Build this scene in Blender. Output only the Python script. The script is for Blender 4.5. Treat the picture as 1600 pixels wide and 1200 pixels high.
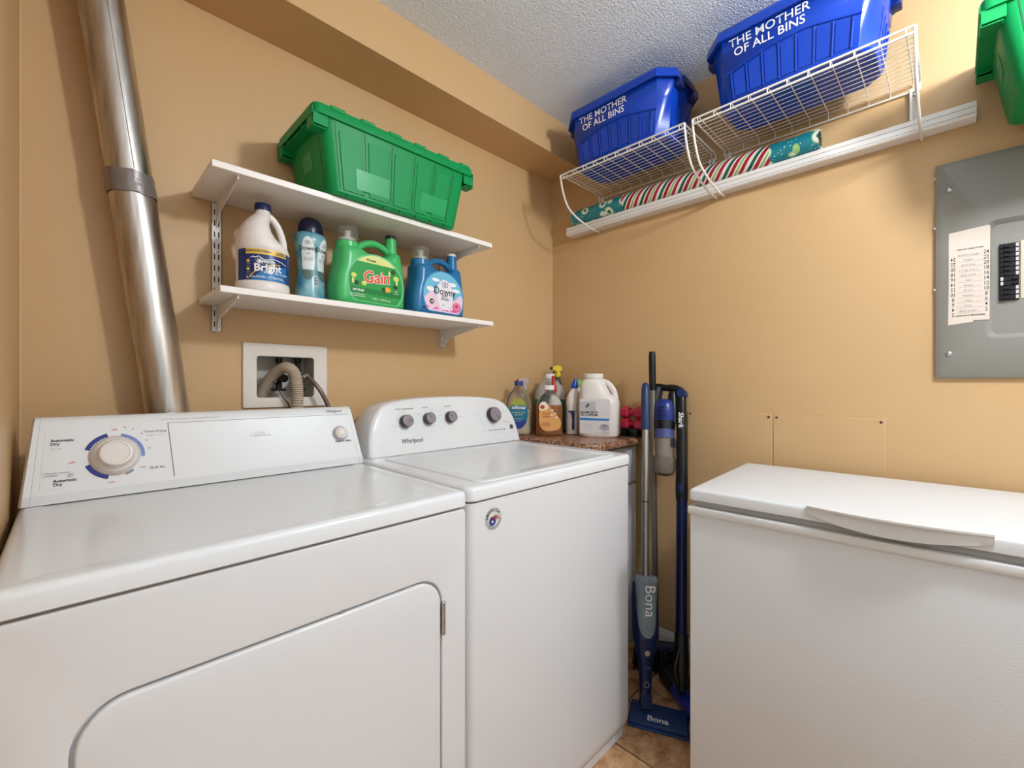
import bpy, bmesh, math, random
from mathutils import Vector, Matrix
random.seed(7)
PI = math.pi
S = bpy.context.scene
COL = S.collection
for o in list(bpy.data.objects):
    bpy.data.objects.remove(o)

# ------------------------------------------------------------------ camera
cam_d = bpy.data.cameras.new('camera')
cam_d.sensor_width = 36.0
cam_d.lens = 36.0 * 692.0 / 1600.0
cam_d.clip_start = 0.02
cam = bpy.data.objects.new('camera', cam_d)
COL.objects.link(cam)
cam.location = (0, 0, 1.145)
cam.rotation_euler = (PI / 2, 0, -PI / 4)
S.camera = cam

# ------------------------------------------------------------------ light and exposure
S.view_settings.view_transform = 'Standard'
S.view_settings.look = 'None'
S.view_settings.gamma = 1.0
S.view_settings.use_curve_mapping = False
S.view_settings.exposure = 0.12
W = bpy.data.worlds.new('world')
S.world = W
W.use_nodes = True
W.node_tree.nodes['Background'].inputs[0].default_value = (0.9, 0.95, 1, 1)
W.node_tree.nodes['Background'].inputs[1].default_value = 0.4

LAMP = (1.06, -0.50)
ADDED_LAMP = (-0.25, -0.75)  # unseen second lamp, added behind the camera as fill
def bulb(name, loc, radius, power, col):
    d = bpy.data.lights.new(name, 'POINT')
    d.shadow_soft_size = radius; d.energy = power; d.color = col
    o = bpy.data.objects.new(name, d)
    COL.objects.link(o)
    o.location = loc
    return o
LCOL = (0.86, 0.925, 1.0)
bulb('ceiling_lamp_bulb', (LAMP[0], LAMP[1], 2.13), 0.075, 56.0, LCOL)
bulb('added_fill_bulb', (ADDED_LAMP[0], ADDED_LAMP[1], 2.13), 0.075, 5.0, LCOL)
ADDED_WIN = (-0.55, 1.35, 0.45, 1.75)        # added window for fill light, unseen behind the camera: x0, x1, z0, z1
wl = bpy.data.lights.new('added_window_fill', 'AREA')  # added area fill set in the window opening
wl.shape = 'RECTANGLE'; wl.size = ADDED_WIN[1] - ADDED_WIN[0] - .06; wl.size_y = ADDED_WIN[3] - ADDED_WIN[2] - .06
wl.energy = 3.0; wl.color = (0.80, 0.91, 1.0)
wo = bpy.data.objects.new('added_window_fill', wl)
COL.objects.link(wo)
wo.location = ((ADDED_WIN[0] + ADDED_WIN[1]) / 2, -1.60, (ADDED_WIN[2] + ADDED_WIN[3]) / 2); wo.rotation_euler = (PI / 2, 0, PI)
wo.rotation_euler = (-PI / 2, 0, PI) if False else (PI / 2, 0, 0)

# ------------------------------------------------------------------ materials
def lin(h):
    if isinstance(h, str):
        c = [int(h[i:i + 2], 16) / 255 for i in (0, 2, 4)]
        return tuple(((x / 12.92) if x <= 0.04045 else ((x + 0.055) / 1.055) ** 2.4) for x in c) + (1,)
    return tuple(h) + (1,)
MC = {}
def mat(name, col, rough=0.5, metal=0.0, bump=None, spec=0.5, trans=0.0, ior=1.45, alpha=1.0, var=None, coat=0.0, emit=None, sub=0.0):
    if name in MC: return MC[name]
    m = bpy.data.materials.new(name); m.use_nodes = True
    nt = m.node_tree; b = nt.nodes['Principled BSDF']
    b.inputs['Base Color'].default_value = lin(col)
    b.inputs['Roughness'].default_value = rough
    b.inputs['Metallic'].default_value = metal
    b.inputs['Specular IOR Level'].default_value = spec
    b.inputs['IOR'].default_value = ior
    b.inputs['Transmission Weight'].default_value = trans
    b.inputs['Alpha'].default_value = alpha
    b.inputs['Coat Weight'].default_value = coat
    if sub: b.inputs['Subsurface Weight'].default_value = sub; b.inputs['Subsurface Scale'].default_value = 0.02
    if emit:
        b.inputs['Emission Color'].default_value = lin(emit[0]); b.inputs['Emission Strength'].default_value = emit[1]
    tc = nt.nodes.new('ShaderNodeTexCoord')
    if var:   # (scale, amount, [second colour])
        n = nt.nodes.new('ShaderNodeTexNoise'); n.inputs['Scale'].default_value = var[0]; n.inputs['Detail'].default_value = 5
        nt.links.new(tc.outputs['Object'], n.inputs['Vector'])
        mx = nt.nodes.new('ShaderNodeMix'); mx.data_type = 'RGBA'
        mr = nt.nodes.new('ShaderNodeMapRange'); mr.inputs[1].default_value = 0.35; mr.inputs[2].default_value = 0.65
        mr.inputs[4].default_value = var[1]
        nt.links.new(n.outputs['Fac'], mr.inputs[0]); nt.links.new(mr.outputs[0], mx.inputs[0])
        mx.inputs[6].default_value = lin(col); mx.inputs[7].default_value = lin(var[2])
        nt.links.new(mx.outputs[2], b.inputs['Base Color'])
    if bump:  # (scale, strength, distance)
        n = nt.nodes.new('ShaderNodeTexNoise'); n.inputs['Scale'].default_value = bump[0]; n.inputs['Detail'].default_value = 4
        nt.links.new(tc.outputs['Object'], n.inputs['Vector'])
        bp = nt.nodes.new('ShaderNodeBump'); bp.inputs['Strength'].default_value = bump[1]; bp.inputs['Distance'].default_value = bump[2]
        nt.links.new(n.outputs['Fac'], bp.inputs['Height']); nt.links.new(bp.outputs[0], b.inputs['Normal'])
    MC[name] = m
    return m

WALL = mat('tan_wall_paint', 'cfa979', 0.42, bump=(160, 0.12, 0.002), var=(3.0, 0.5, 'caa371'))
WALLH = mat('off_white_hall_paint', 'e9e8e4', 0.6)
CEIL = mat('textured_ceiling', 'eaf1fa', 0.9, bump=(150, 1.0, 0.0055))
TRIMW = mat('white_trim_paint', 'e9e4de', 0.4)
ENAM = mat('white_enamel', 'e0e0df', 0.2, spec=0.4, bump=(14, 0.03, 0.002))
ENAMF = mat('white_enamel_front', 'dedddc', 0.24, bump=(10, 0.03, 0.002))
PLW = mat('white_console_plastic', 'e2e1df', 0.12)
CHEST = mat('stucco_white_steel', 'd9d8d6', 0.38, bump=(260, 0.25, 0.0015))
CHESTP = mat('white_handle_plastic', 'dcdad6', 0.4)
GASK = mat('grey_rubber', 'a8a5a0', 0.7)
DARK = mat('dark_recess', '0b0b0c', 0.8)
BLK = mat('black_plastic', '0d0e11', 0.32)
SHELFW = mat('white_melamine', 'eee6de', 0.38)
METW = mat('white_painted_metal', 'e8e2da', 0.35)
WIRE = mat('white_coated_wire', 'ece5da', 0.35)
NAVY = mat('navy_plastic', '12244f', 0.3)
NAVYG = mat('dark_navy_cap', '0c1230', 0.3)
GRN = mat('green_tote_plastic', '0a8c48', 0.42, spec=0.3, bump=(20, 0.05, 0.002))
GRND = mat('green_groove_shade_and_rib', '07522d', 0.5)
BLU = mat('blue_tote_plastic', '0f3fae', 0.22, bump=(16, 0.06, 0.002))
BLUD = mat('dark_blue_tote_plastic', '0b2466', 0.3)
CHRM = mat('chrome', 'c8c8c8', 0.2, 1.0)
STEEL = mat('brushed_silver_pole', 'a09c96', 0.35, 0.9)
CLEAR = mat('clear_plastic', 'f4f6f4', 0.06, trans=0.96, ior=1.2)
GREYP = mat('grey_panel_paint', '8b877d', 0.42, bump=(60, 0.04, 0.001))
PAPER = mat('paper_label', 'd8c8b8', 0.8)
INK = mat('black_ink', '1b1a1c', 0.7)
INKG = mat('grey_ink', '8d8b8c', 0.7)
INKF = mat('faint_grey_ink', 'b4b1b0', 0.7)
INKB = mat('navy_ink', '27317c', 0.6)
INKL = mat('light_blue_ink', '7787c0', 0.6)
INKR = mat('red_ink', 'd86b6b', 0.6)
WHT = mat('white_print', 'f3f1ee', 0.45)

def ramp_mat(name, stops, scale, rough, detail=6, coat=0.0):
    m = bpy.data.materials.new(name); m.use_nodes = True; nt = m.node_tree; b = nt.nodes['Principled BSDF']
    tc = nt.nodes.new('ShaderNodeTexCoord'); n = nt.nodes.new('ShaderNodeTexNoise')
    n.inputs['Scale'].default_value = scale; n.inputs['Detail'].default_value = detail; n.inputs['Roughness'].default_value = 0.7
    r = nt.nodes.new('ShaderNodeValToRGB')
    while len(r.color_ramp.elements) < len(stops): r.color_ramp.elements.new(0.5)
    for e, (p, c) in zip(r.color_ramp.elements, stops): e.position = p; e.color = lin(c)
    nt.links.new(tc.outputs['Object'], n.inputs['Vector']); nt.links.new(n.outputs['Fac'], r.inputs[0])
    nt.links.new(r.outputs[0], b.inputs['Base Color']); b.inputs['Roughness'].default_value = rough; b.inputs['Coat Weight'].default_value = coat
    return m
STONE = ramp_mat('brown_speckled_laminate', [(0.32, '2a1a16'), (0.42, '5f4031'), (0.5, '94684f'), (0.58, 'b98a6b'), (0.68, 'd9b597')], 95, 0.28)
TILE = ramp_mat('mottled_orange_brown_tile', [(0.35, '8a5f3c'), (0.46, 'b98a60'), (0.58, 'd0a47a'), (0.7, 'e2c29c')], 16, 0.35)
def galv():
    m = bpy.data.materials.new('galvanised_steel'); m.use_nodes = True; nt = m.node_tree; b = nt.nodes['Principled BSDF']
    tc = nt.nodes.new('ShaderNodeTexCoord'); mp = nt.nodes.new('ShaderNodeMapping'); mp.inputs['Scale'].default_value = (40, 40, 3)
    n = nt.nodes.new('ShaderNodeTexNoise'); n.inputs['Scale'].default_value = 1.5; n.inputs['Detail'].default_value = 6
    nt.links.new(tc.outputs['Object'], mp.inputs[0]); nt.links.new(mp.outputs[0], n.inputs['Vector'])
    r = nt.nodes.new('ShaderNodeValToRGB'); r.color_ramp.elements[0].color = lin('a39b92'); r.color_ramp.elements[1].color = lin('d4d0ca')
    r.color_ramp.elements[0].position = 0.3; r.color_ramp.elements[1].position = 0.7
    nt.links.new(n.outputs['Fac'], r.inputs[0]); nt.links.new(r.outputs[0], b.inputs['Base Color'])
    b.inputs['Metallic'].default_value = 1.0
    n2 = nt.nodes.new('ShaderNodeTexNoise'); n2.inputs['Scale'].default_value = 120
    nt.links.new(tc.outputs['Object'], n2.inputs['Vector'])
    mr = nt.nodes.new('ShaderNodeMapRange'); mr.inputs[3].default_value = 0.26; mr.inputs[4].default_value = 0.42
    nt.links.new(n2.outputs['Fac'], mr.inputs[0]); nt.links.new(mr.outputs[0], b.inputs['Roughness'])
    bp = nt.nodes.new('ShaderNodeBump'); bp.inputs['Strength'].default_value = 0.12; bp.inputs['Distance'].default_value = 0.002
    nt.links.new(n.outputs['Fac'], bp.inputs['Height']); nt.links.new(bp.outputs[0], b.inputs['Normal'])
    return m
GALV = galv()

# ------------------------------------------------------------------ object helpers
def root(name, label, cat, loc=(0, 0, 0), rz=0.0, group=None):
    o = bpy.data.objects.new(name, None); COL.objects.link(o)
    o.empty_display_size = 0.05
    o.location = loc; o.rotation_euler = (0, 0, rz)
    o['label'] = label; o['category'] = cat
    if group: o['group'] = group
    return o
def rloc(p):
    while p is not None and p.parent is not None: p = p.parent
    return p.location if p is not None else Vector((0, 0, 0))

def link_mesh(name, me, m, parent=None, sharp=38):
    if m: me.materials.clear(); me.materials.append(m)
    for p in me.polygons: p.use_smooth = True
    if sharp: me.set_sharp_from_angle(angle=math.radians(sharp))
    o = bpy.data.objects.new(name, me); COL.objects.link(o)
    if parent is not None: o.parent = parent
    return o

def rrect(x0, x1, y0, y1, r, n=5):
    """rounded rectangle outline, counter-clockwise"""
    out = []
    for cx, cy, a in ((x1 - r, y0 + r, -PI / 2), (x1 - r, y1 - r, 0), (x0 + r, y1 - r, PI / 2), (x0 + r, y0 + r, PI)):
        for k in range(n + 1):
            t = a + PI / 2 * k / n
            out.append((cx + r * math.cos(t), cy + r * math.sin(t)))
    return out
def ell(cx, cy, rx, ry, n=32, a0=0, a1=2 * PI):
    return [(cx + rx * math.cos(a0 + (a1 - a0) * k / n), cy + ry * math.sin(a0 + (a1 - a0) * k / n)) for k in range(n if abs(a1 - a0) > 6.28 else n + 1)]
def smooth_closed(pts, it=2):
    for _ in range(it):
        q = []
        for i in range(len(pts)):
            a = pts[i]; b = pts[(i + 1) % len(pts)]
            q.append((a[0] * .75 + b[0] * .25, a[1] * .75 + b[1] * .25)); q.append((a[0] * .25 + b[0] * .75, a[1] * .25 + b[1] * .75))
        pts = q
    return pts
def catmull(pts, n=6):
    P = [Vector(p) for p in pts]; out = []
    for i in range(len(P) - 1):
        p0 = P[max(i - 1, 0)]; p1 = P[i]; p2 = P[i + 1]; p3 = P[min(i + 2, len(P) - 1)]
        for k in range(n):
            t = k / n
            out.append(0.5 * ((2 * p1) + (-p0 + p2) * t + (2 * p0 - 5 * p1 + 4 * p2 - p3) * t * t + (-p0 + 3 * p1 - 3 * p2 + p3) * t ** 3))
    out.append(P[-1]); return out

class G:
    """mesh collector"""
    def __init__(s, f=None): s.v = []; s.f = []; s.fn = f
    def add(s, vs, fs):
        o = len(s.v); s.v += [tuple(v) for v in vs]; s.f += [tuple(i + o for i in f) for f in fs]; return s
    def bm(s, b, M=None):
        b.verts.ensure_lookup_table(); b.verts.index_update()
        s.add([(M @ v.co if M else v.co) for v in b.verts], [[v.index for v in f.verts] for f in b.faces]); b.free(); return s
    def box(s, x0, x1, y0, y1, z0, z1, bev=0, seg=2, M=None):
        b = bmesh.new(); bmesh.ops.create_cube(b, size=1)
        for v in b.verts: v.co = Vector(((x0 + x1) / 2 + v.co.x * (x1 - x0), (y0 + y1) / 2 + v.co.y * (y1 - y0), (z0 + z1) / 2 + v.co.z * (z1 - z0)))
        if bev: bmesh.ops.bevel(b, geom=b.edges[:], offset=bev, segments=seg, profile=0.5, affect='EDGES')
        return s.bm(b, M)
    def rings(s, R, cap=(True, True), closed=False):
        n = len(R[0]); o = len(s.v)
        for r in R: s.v += [tuple(p) for p in r]
        m = len(R)
        for i in range(m if closed else m - 1):
            a = o + i * n; b = o + ((i + 1) % m) * n
            for k in range(n): s.f.append((a + k, a + (k + 1) % n, b + (k + 1) % n, b + k))
        if cap[0] and not closed: s.f.append(tuple(o + k for k in reversed(range(n))))
        if cap[1] and not closed: s.f.append(tuple(o + (m - 1) * n + k for k in range(n)))
        return s
    def tube(s, path, r, n=10, cap=(True, True)):
        P = [Vector(p) for p in path]; R = []
        t0 = (P[1] - P[0]).normalized()
        up = Vector((0, 0, 1)) if abs(t0.z) < 0.9 else Vector((1, 0, 0))
        u = t0.cross(up).normalized()
        for i, p in enumerate(P):
            t = ((P[min(i + 1, len(P) - 1)] - P[i]).normalized() + (P[i] - P[max(i - 1, 0)]).normalized())
            if t.length < 1e-6: t = t0
            t.normalize(); u = (u - t * u.dot(t)).normalized(); w = t.cross(u)
            rr = r[i] if isinstance(r, (list, tuple)) else r
            R.append([p + (u * math.cos(2 * PI * k / n) + w * math.sin(2 * PI * k / n)) * rr for k in range(n)])
        return s.rings(R, cap)
    def lathe(s, prof, c=(0, 0, 0), ax=(0, 0, 1), n=24, sx=1, sy=1, cap=(True, True)):
        """prof = [(radius, height)]"""
        ax = Vector(ax).normalized(); q = Vector((0, 0, 1)).rotation_difference(ax); c = Vector(c)
        R = [[c + q @ Vector((sx * r * math.cos(2 * PI * k / n), sy * r * math.sin(2 * PI * k / n), h)) for k in range(n)] for r, h in prof]
        return s.rings(R, cap)
    def prism(s, poly, h0, h1, axis='z'):
        def m(p, h):
            return (p[0], p[1], h) if axis == 'z' else ((p[0], h, p[1]) if axis == 'y' else (h, p[0], p[1]))
        return s.rings([[m(p, h0) for p in poly], [m(p, h1) for p in poly]])
    def build(s, name, m, parent=None, local=False, sharp=38, label=None):
        me = bpy.data.meshes.new(name); L = Vector((0, 0, 0)) if (local or parent is None) else rloc(parent)
        me.from_pydata([tuple(Vector(v) - L) for v in s.v], [], s.f); me.update()
        b = bmesh.new(); b.from_mesh(me); bmesh.ops.recalc_face_normals(b, faces=b.faces[:]); b.to_mesh(me); b.free()
        o = link_mesh(name, me, m, parent, sharp)
        if label: o['label'] = label
        return o

def curve_fill(splines, extrude=0.0, bevel=0.0, res=3, shear=0):
    c = bpy.data.curves.new('tmp', 'CURVE'); c.dimensions = '2D'; c.fill_mode = 'BOTH'
    c.extrude = extrude; c.bevel_depth = bevel; c.bevel_resolution = res; c.offset = -bevel
    for pts in splines:
        sp = c.splines.new('POLY'); sp.points.add(len(pts) - 1)
        for p, q in zip(sp.points, pts): p.co = (q[0], q[1], 0, 1)
        sp.use_cyclic_u = True
    return c
def curve_mesh(c):
    o = bpy.data.objects.new('tmp', c); COL.objects.link(o)
    dg = bpy.context.evaluated_depsgraph_get()
    me = bpy.data.meshes.new_from_object(o.evaluated_get(dg))
    bpy.data.objects.remove(o); bpy.data.curves.remove(c)
    return me
def text_mesh(body, size, bold=0.0, align='CENTER', shear=0.0, sx=1.0):
    c = bpy.data.curves.new('tmp', 'FONT'); c.body = body; c.size = size; c.align_x = align; c.align_y = 'CENTER'
    c.offset = bold * size; c.shear = shear; c.fill_mode = 'FRONT'; c.resolution_u = 3; c.space_line = 0.9
    me = curve_mesh(c)
    if sx != 1.0:
        for v in me.vertices: v.co.x *= sx
    return me
def fill_mesh(splines):
    c = curve_fill(splines); c.fill_mode = 'FRONT'; return curve_mesh(c)

def frame(O, U, V, off=0.0004):
    O = Vector(O); U = Vector(U).normalized(); V = Vector(V).normalized(); N = U.cross(V)
    return lambda u, v, k=1: O + U * u + V * v + N * (off * k)
def cyl(cx, cy, r, z0, a0=0.0, off=0.0004, ry=None, rfn=None):
    """print map on a vertical (elliptic) cylinder; front is -y, turned by a0"""
    def f(u, v, k=1):
        rr = r if rfn is None else rfn(z0 + v)
        ryy = rr if ry is None else rr * ry / r
        a = -PI / 2 + a0 + u / r
        return Vector((cx + (rr + off * k) * math.cos(a), cy + (ryy + off * k) * math.sin(a), z0 + v))
    return f
def put(name, me, fn, m, parent, du=0, dv=0, k=1, local=True, rot=0, cut=0.0, label=None):
    """bend a flat mesh onto a surface given by fn(u, v, layer)"""
    if cut:
        b = bmesh.new(); b.from_mesh(me)
        for _ in range(5):
            es = [e for e in b.edges if e.calc_length() > cut]
            if not es: break
            bmesh.ops.subdivide_edges(b, edges=es, cuts=1); bmesh.ops.triangulate(b, faces=[f for f in b.faces if len(f.verts) > 4])
        b.to_mesh(me); b.free()
    L = Vector((0, 0, 0)) if local else rloc(parent)
    cr, sr = math.cos(rot), math.sin(rot)
    for v in me.vertices:
        x, y = v.co.x, v.co.y
        v.co = fn(x * cr - y * sr + du, x * sr + y * cr + dv, k) - L
    me.name = name
    return finish_put(name, me, m, parent, label)
def finish_put(name, me, m, parent, label):
    me.update(); o = link_mesh(name, me, m, parent, None)
    if label: o['label'] = label
    return o
def text(body, size, fn, m, parent, u=0, v=0, k=2, name='lettering', local=True, cut=0, **kw):
    rot = kw.pop('rot', 0)
    return put(name, text_mesh(body, size, **kw), fn, m, parent, u, v, k, local, rot, cut)
def shape(splines, fn, m, parent, u=0, v=0, k=1, name='print', local=True, cut=0.008, label=None):
    return put(name, fill_mesh(splines), fn, m, parent, u, v, k, local, 0, cut, label)
def solid(splines, depth, bev, name, m, parent, fn=None, res=3, y0=0.0):
    """flat outline (x, z) given thickness depth along y, rounded edges"""
    me = curve_mesh(curve_fill(splines, max(depth / 2 - bev, 0.0002), bev, res))
    for v in me.vertices:
        x, y, z = v.co
        v.co = Vector((x, y0 - z, y)) if fn is None else fn(x, y, z)
    b = bmesh.new(); b.from_mesh(me); bmesh.ops.remove_doubles(b, verts=b.verts[:], dist=1e-5)
    bmesh.ops.recalc_face_normals(b, faces=b.faces[:]); b.to_mesh(me); b.free()
    me.name = name; me.update()
    return link_mesh(name, me, m, parent, 40)
def copy_thing(o, loc, rz=None, label=None):
    c = o.copy(); COL.objects.link(c); c.location = loc
    if rz is not None: c.rotation_euler = (0, 0, rz)
    if label: c['label'] = label
    def rec(src, dst):
        for ch in list(src.children):
            k = ch.copy(); COL.objects.link(k); k.parent = dst; rec(ch, k)
    rec(o, c); return c
def structure(o, label, cat='wall'):
    o['kind'] = 'structure'; o['label'] = label; return o

# ================================================================== THE ROOM
XL, XR, YB, ZC = -0.079, 1.80, 1.50, 2.365
XH, YF = -0.90, -1.60      # the open part behind the camera
# back wall with a square hole for the valve box
HX0, HX1, HZ0, HZ1 = 0.394, 0.578, 1.095, 1.238
g = G()
for a in ((XL - .1, HX0, 0, ZC), (HX1, XR + .1, 0, ZC), (HX0, HX1, 0, HZ0), (HX0, HX1, HZ1, ZC)):
    g.box(a[0], a[1], YB, YB + .10, a[2], a[3])
structure(g.build('wall_back', WALL), 'tan painted back wall behind the washer and dryer')
structure(G().box(XR, XR + .10, YF, YB + .1, 0, ZC).build('wall_right', WALL), 'tan painted right wall behind the chest freezer')
structure(G().box(XL - .10, XL, 0.62, YB, 0, ZC).build('wall_left', WALL), 'tan painted side wall at the left end of the dryer')
structure(G().box(XH - .1, XL - .10, 0.62, 0.72, 0, ZC).build('wall_hall', WALLH), 'off-white wall of the open area beside the camera')
structure(G().box(XH - .1, XH, YF, 0.62, 0, ZC).build('wall_far_left', WALLH), 'off-white wall behind the camera on the left')
g = G()
for a in ((XH - .1, ADDED_WIN[0], 0, ZC), (ADDED_WIN[1], XR + .1, 0, ZC), (ADDED_WIN[0], ADDED_WIN[1], 0, ADDED_WIN[2]), (ADDED_WIN[0], ADDED_WIN[1], ADDED_WIN[3], ZC)): g.box(a[0], a[1], YF - .1, YF, a[2], a[3])
structure(g.build('wall_front', WALLH), 'off-white wall behind the camera, opened for the added fill-light window')
g = G()
for a in ((ADDED_WIN[0], ADDED_WIN[0] + .04, ADDED_WIN[2], ADDED_WIN[3]), (ADDED_WIN[1] - .04, ADDED_WIN[1], ADDED_WIN[2], ADDED_WIN[3]), (ADDED_WIN[0] + .04, ADDED_WIN[1] - .04, ADDED_WIN[2], ADDED_WIN[2] + .04), (ADDED_WIN[0] + .04, ADDED_WIN[1] - .04, ADDED_WIN[3] - .04, ADDED_WIN[3])): g.box(a[0], a[1], YF - .09, YF - .03, a[2], a[3])
wn = structure(g.build('added_window_1', TRIMW), 'added white framed window for fill light, unseen behind the camera')
G().box(ADDED_WIN[0] + .04, ADDED_WIN[1] - .04, YF - .062, YF - .058, ADDED_WIN[2] + .04, ADDED_WIN[3] - .04).build('added_pane', mat('added_window_glass', 'ffffff', .02, trans=1, ior=1.45), wn)
structure(G().box(XH - .1, XR + .1, YF - .1, YB + .1, ZC, ZC + .08).build('ceiling', CEIL), 'white ceiling with a rough sprayed texture')
structure(G().box(XL, XR, 1.30, YB, 2.20, ZC).build('wall_soffit', WALL), 'tan boxed-in soffit along the top of the back wall')
fl = structure(G().box(XH - .1, XR + .1, YF - .1, YB + .1, -.1, -.006).build('floor', mat('grout', '5b4a3c', 0.9)), 'brown tiled floor')
tm = None
x = XH
while x < XR - .01:
    y = YF
    while y < YB - .01:
        x1 = min(x + .302, XR); y1 = min(y + .302, YB)
        if x1 > XL or y1 < .62:
            G().box(x + .0015, x1 - .0015, y + .0015, y1 - .0015, -.006, 0, .0012, 1).build('floor_tile', TILE, fl)
        y += .305
    x += .305
# skirting boards
def skirting(name, lab, p0, p1, nrm):
    p0, p1, nrm = Vector(p0), Vector(p1), Vector(nrm)
    prof = [(0, 0), (.012, 0), (.012, .07), (.010, .078), (.006, .084), (.005, .094), (.002, .098), (0, .098)]
    g = G(); g.rings([[p + nrm * a + Vector((0, 0, b)) for a, b in prof] for p in (p0, p1)])
    structure(g.build(name, TRIMW), lab)
skirting('baseboard_right', 'white moulded baseboard along the right wall', (XR, YF, 0), (XR, .98, 0), (-1, 0, 0))
skirting('baseboard_back', 'white moulded baseboard along the back wall', (XL, YB, 0), (1.42, YB, 0), (0, -1, 0))
# thin paint caulk line in the corner
structure(G().box(XR - .002, XR, YB - .002, YB, .915, 2.2).build('trim_1', mat('light_caulk', 'd9bb90', .6)), 'thin pale caulk line in the back right corner')
structure(G().box(XL, XL + .0015, YB - .0015, YB, .915, 2.2).build('trim_2', MC['light_caulk']), 'thin pale caulk line in the back left corner')

def ceiling_lamp(x, y, lab):
    t = root('ceiling_lamp', lab, 'lamp', (x, y, 2.30))
    G().lathe([(.17, ZC), (.17, ZC - .015), (.16, ZC - .022), (.14, ZC - .022), (.14, ZC)], (x, y, 0), n=36).build('lamp_base', METW, t)
    G().lathe([(.030, ZC - .022), (.030, ZC - .06), (.026, ZC - .075)], (x, y, 0), n=24).build('bulb_socket', METW, t)
ceiling_lamp(LAMP[0], LAMP[1], 'round white flush ceiling lamp above the space before the washer')
ceiling_lamp(ADDED_LAMP[0], ADDED_LAMP[1], 'round white flush ceiling lamp added for fill light, unseen behind the camera')

# ================================================================== DRYER
DX0, DX1, DY0 = -0.068, 0.611, 0.748
t = root('clothes_dryer', 'wide white front-loading clothes dryer with a slanted dial console, left of the washer', 'dryer', (.27, 1.09, 0))
G().box(DX0 + .004, DX1 - .004, DY0 + .012, 1.372, .02, .879, .004).build('cabinet', ENAMF, t)
# front panel with the door opening
bx = lambda v: v
outer = rrect(DX0 + .003, DX1 - .003, .03, .876, .012, 4)
door_o = smooth_closed([(0.006, .16), (.541, .16), (.541, .746), (0.006, .746)], 0)
def door_outline(d):
    return rrect(0.004 + d, .541 - d, .165 + d, .7465 - d, .052 - d, 8)
solid([outer, door_outline(-.0045)], .012, .003, 'front_panel', ENAMF, t, lambda x, y, z: Vector((x, DY0 + .008 - z, y)) - t.location)
d_ = solid([door_outline(0)], .014, .004, 'door', ENAMF, t, lambda x, y, z: Vector((x, DY0 + .007 - z, y)) - t.location)
for zz in (.662, .27):
    h = G(); h.box(.5435, .5505, DY0 - .004, DY0 + .004, zz - .034, zz + .034, .001)
    for k in range(4): h.lathe([(.0035, 0), (.0035, .015)], (.5455, DY0 - .003, zz - .033 + k * .017), n=10)
    h.build('door_hinge', CHRM, t)
def slab(x0, x1, y0, y1, prof, r, m, name, parent, n=6):
    R = []
    for ins, z in prof:
        R.append([(p[0], p[1], z) for p in rrect(x0 + ins, x1 - ins, y0 + ins, y1 - ins, max(r - ins, .002), n)])
    return G().rings(R).build(name, m, parent)
slab(DX0, DX1, DY0 - .004, 1.378, [(.004, .8805), (0, .883), (0, .903), (.002, .909), (.006, .9128), (.012, .914), (.030, .9142), (.036, .9128), (.05, .9125)], .016, ENAM, 'top_panel', t)
# console
CY, CZ = 1.222, .9150
TILT = (.066, .143)
def sec_point(s):
    pass
SEC = [(0, 0), (-.001, .018), (.003, .023), (.0445, .142), (.0495, .153), (.057, .1605), (.072, .163), (.12, .160), (.153, .13), (.153, 0)]
def console_piece(x0, x1, sl0, sl1, name, m, e0=0, e1=0):
    R = []
    st = [(x0, sl0, e0)] + ([(x0 + .004, sl0, 0)] if e0 else []) + ([(x1 - .004, sl1, 0)] if e1 else []) + [(x1, sl1, e1)]
    for xx, sl, e in st:
        R.append([(xx + sl * dz, CY + dy + (e if dy < .1 else 0) * .6, CZ + dz * (1 - e * 3)) for dy, dz in SEC])
    return G().rings(R).build(name, m, t)
console_piece(-.0525, .5955, .08, -.09, 'console', PLW)
console_piece(-.0675, -.0528, .10, .08, 'end_cap', PLW, e0=.010)
console_piece(.5958, .6110, -.09, -.10, 'end_cap', PLW, e1=.010)
TLV = Vector((0, .0445 - .003, .142 - .023)).normalized()
fr = frame((0, CY + .003, CZ + .023), (1, 0, 0), TLV)
def fz(z): return (z - CZ - .023) / TLV.z      # height -> distance up the slanted face
# printed lines
shape([[(.158, fz(1.056)), (.1592, fz(1.056)), (.1662, fz(.940)), (.165, fz(.940))]], fr, INK, t, name='printed_line', local=False)
shape([[(.158, fz(1.056)), (.158, fz(1.0567)), (.578, fz(1.0567)), (.578, fz(1.056))]], fr, INK, t, name='printed_line', local=False)
shape([[(-.0525 + .012, fz(.94)), (-.0522 + .012, fz(.94)), (-.0452 + .012, fz(1.05)), (-.0455 + .012, fz(1.05))]], fr, INKF, t, name='printed_line', local=False)
def ring_seg(cx, cy, r0, r1, a0, a1, n=16, taper=1.0):
    A = [a0 + (a1 - a0) * k / n for k in range(n + 1)]
    o = [(cx + (r0 + (r1 - r0) * (taper + (1 - taper) * k / n)) * math.cos(a), cy + (r0 + (r1 - r0) * (taper + (1 - taper) * k / n)) * math.sin(a)) for k, a in enumerate(A)]
    i = [(cx + r0 * math.cos(a), cy + r0 * math.sin(a)) for a in reversed(A)]
    return o + i
DCX, DCV = .0690, fz(.995)
def rs(r0, r1, a0, a1, m, taper=1.0):
    shape([ring_seg(DCX, DCV, r0, r1, math.radians(a0), math.radians(a1), 18, taper)], fr, m, t, name='dial_scale', local=False, k=2)
rs(.0415, .0475, -8, 78, INKL)
rs(.0415, .0500, 160, 105, INKB, .98)
rs(.0415, .0495, -105, -160, INKB, .98)
rs(.0415, .0420, 78, 105, INKR); rs(.0415, .0420, 160, 200, INKR); rs(.0415, .0420, -105, -60, INKR)
rs(.0415, .0460, -50, -70, INKG, .9)
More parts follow.
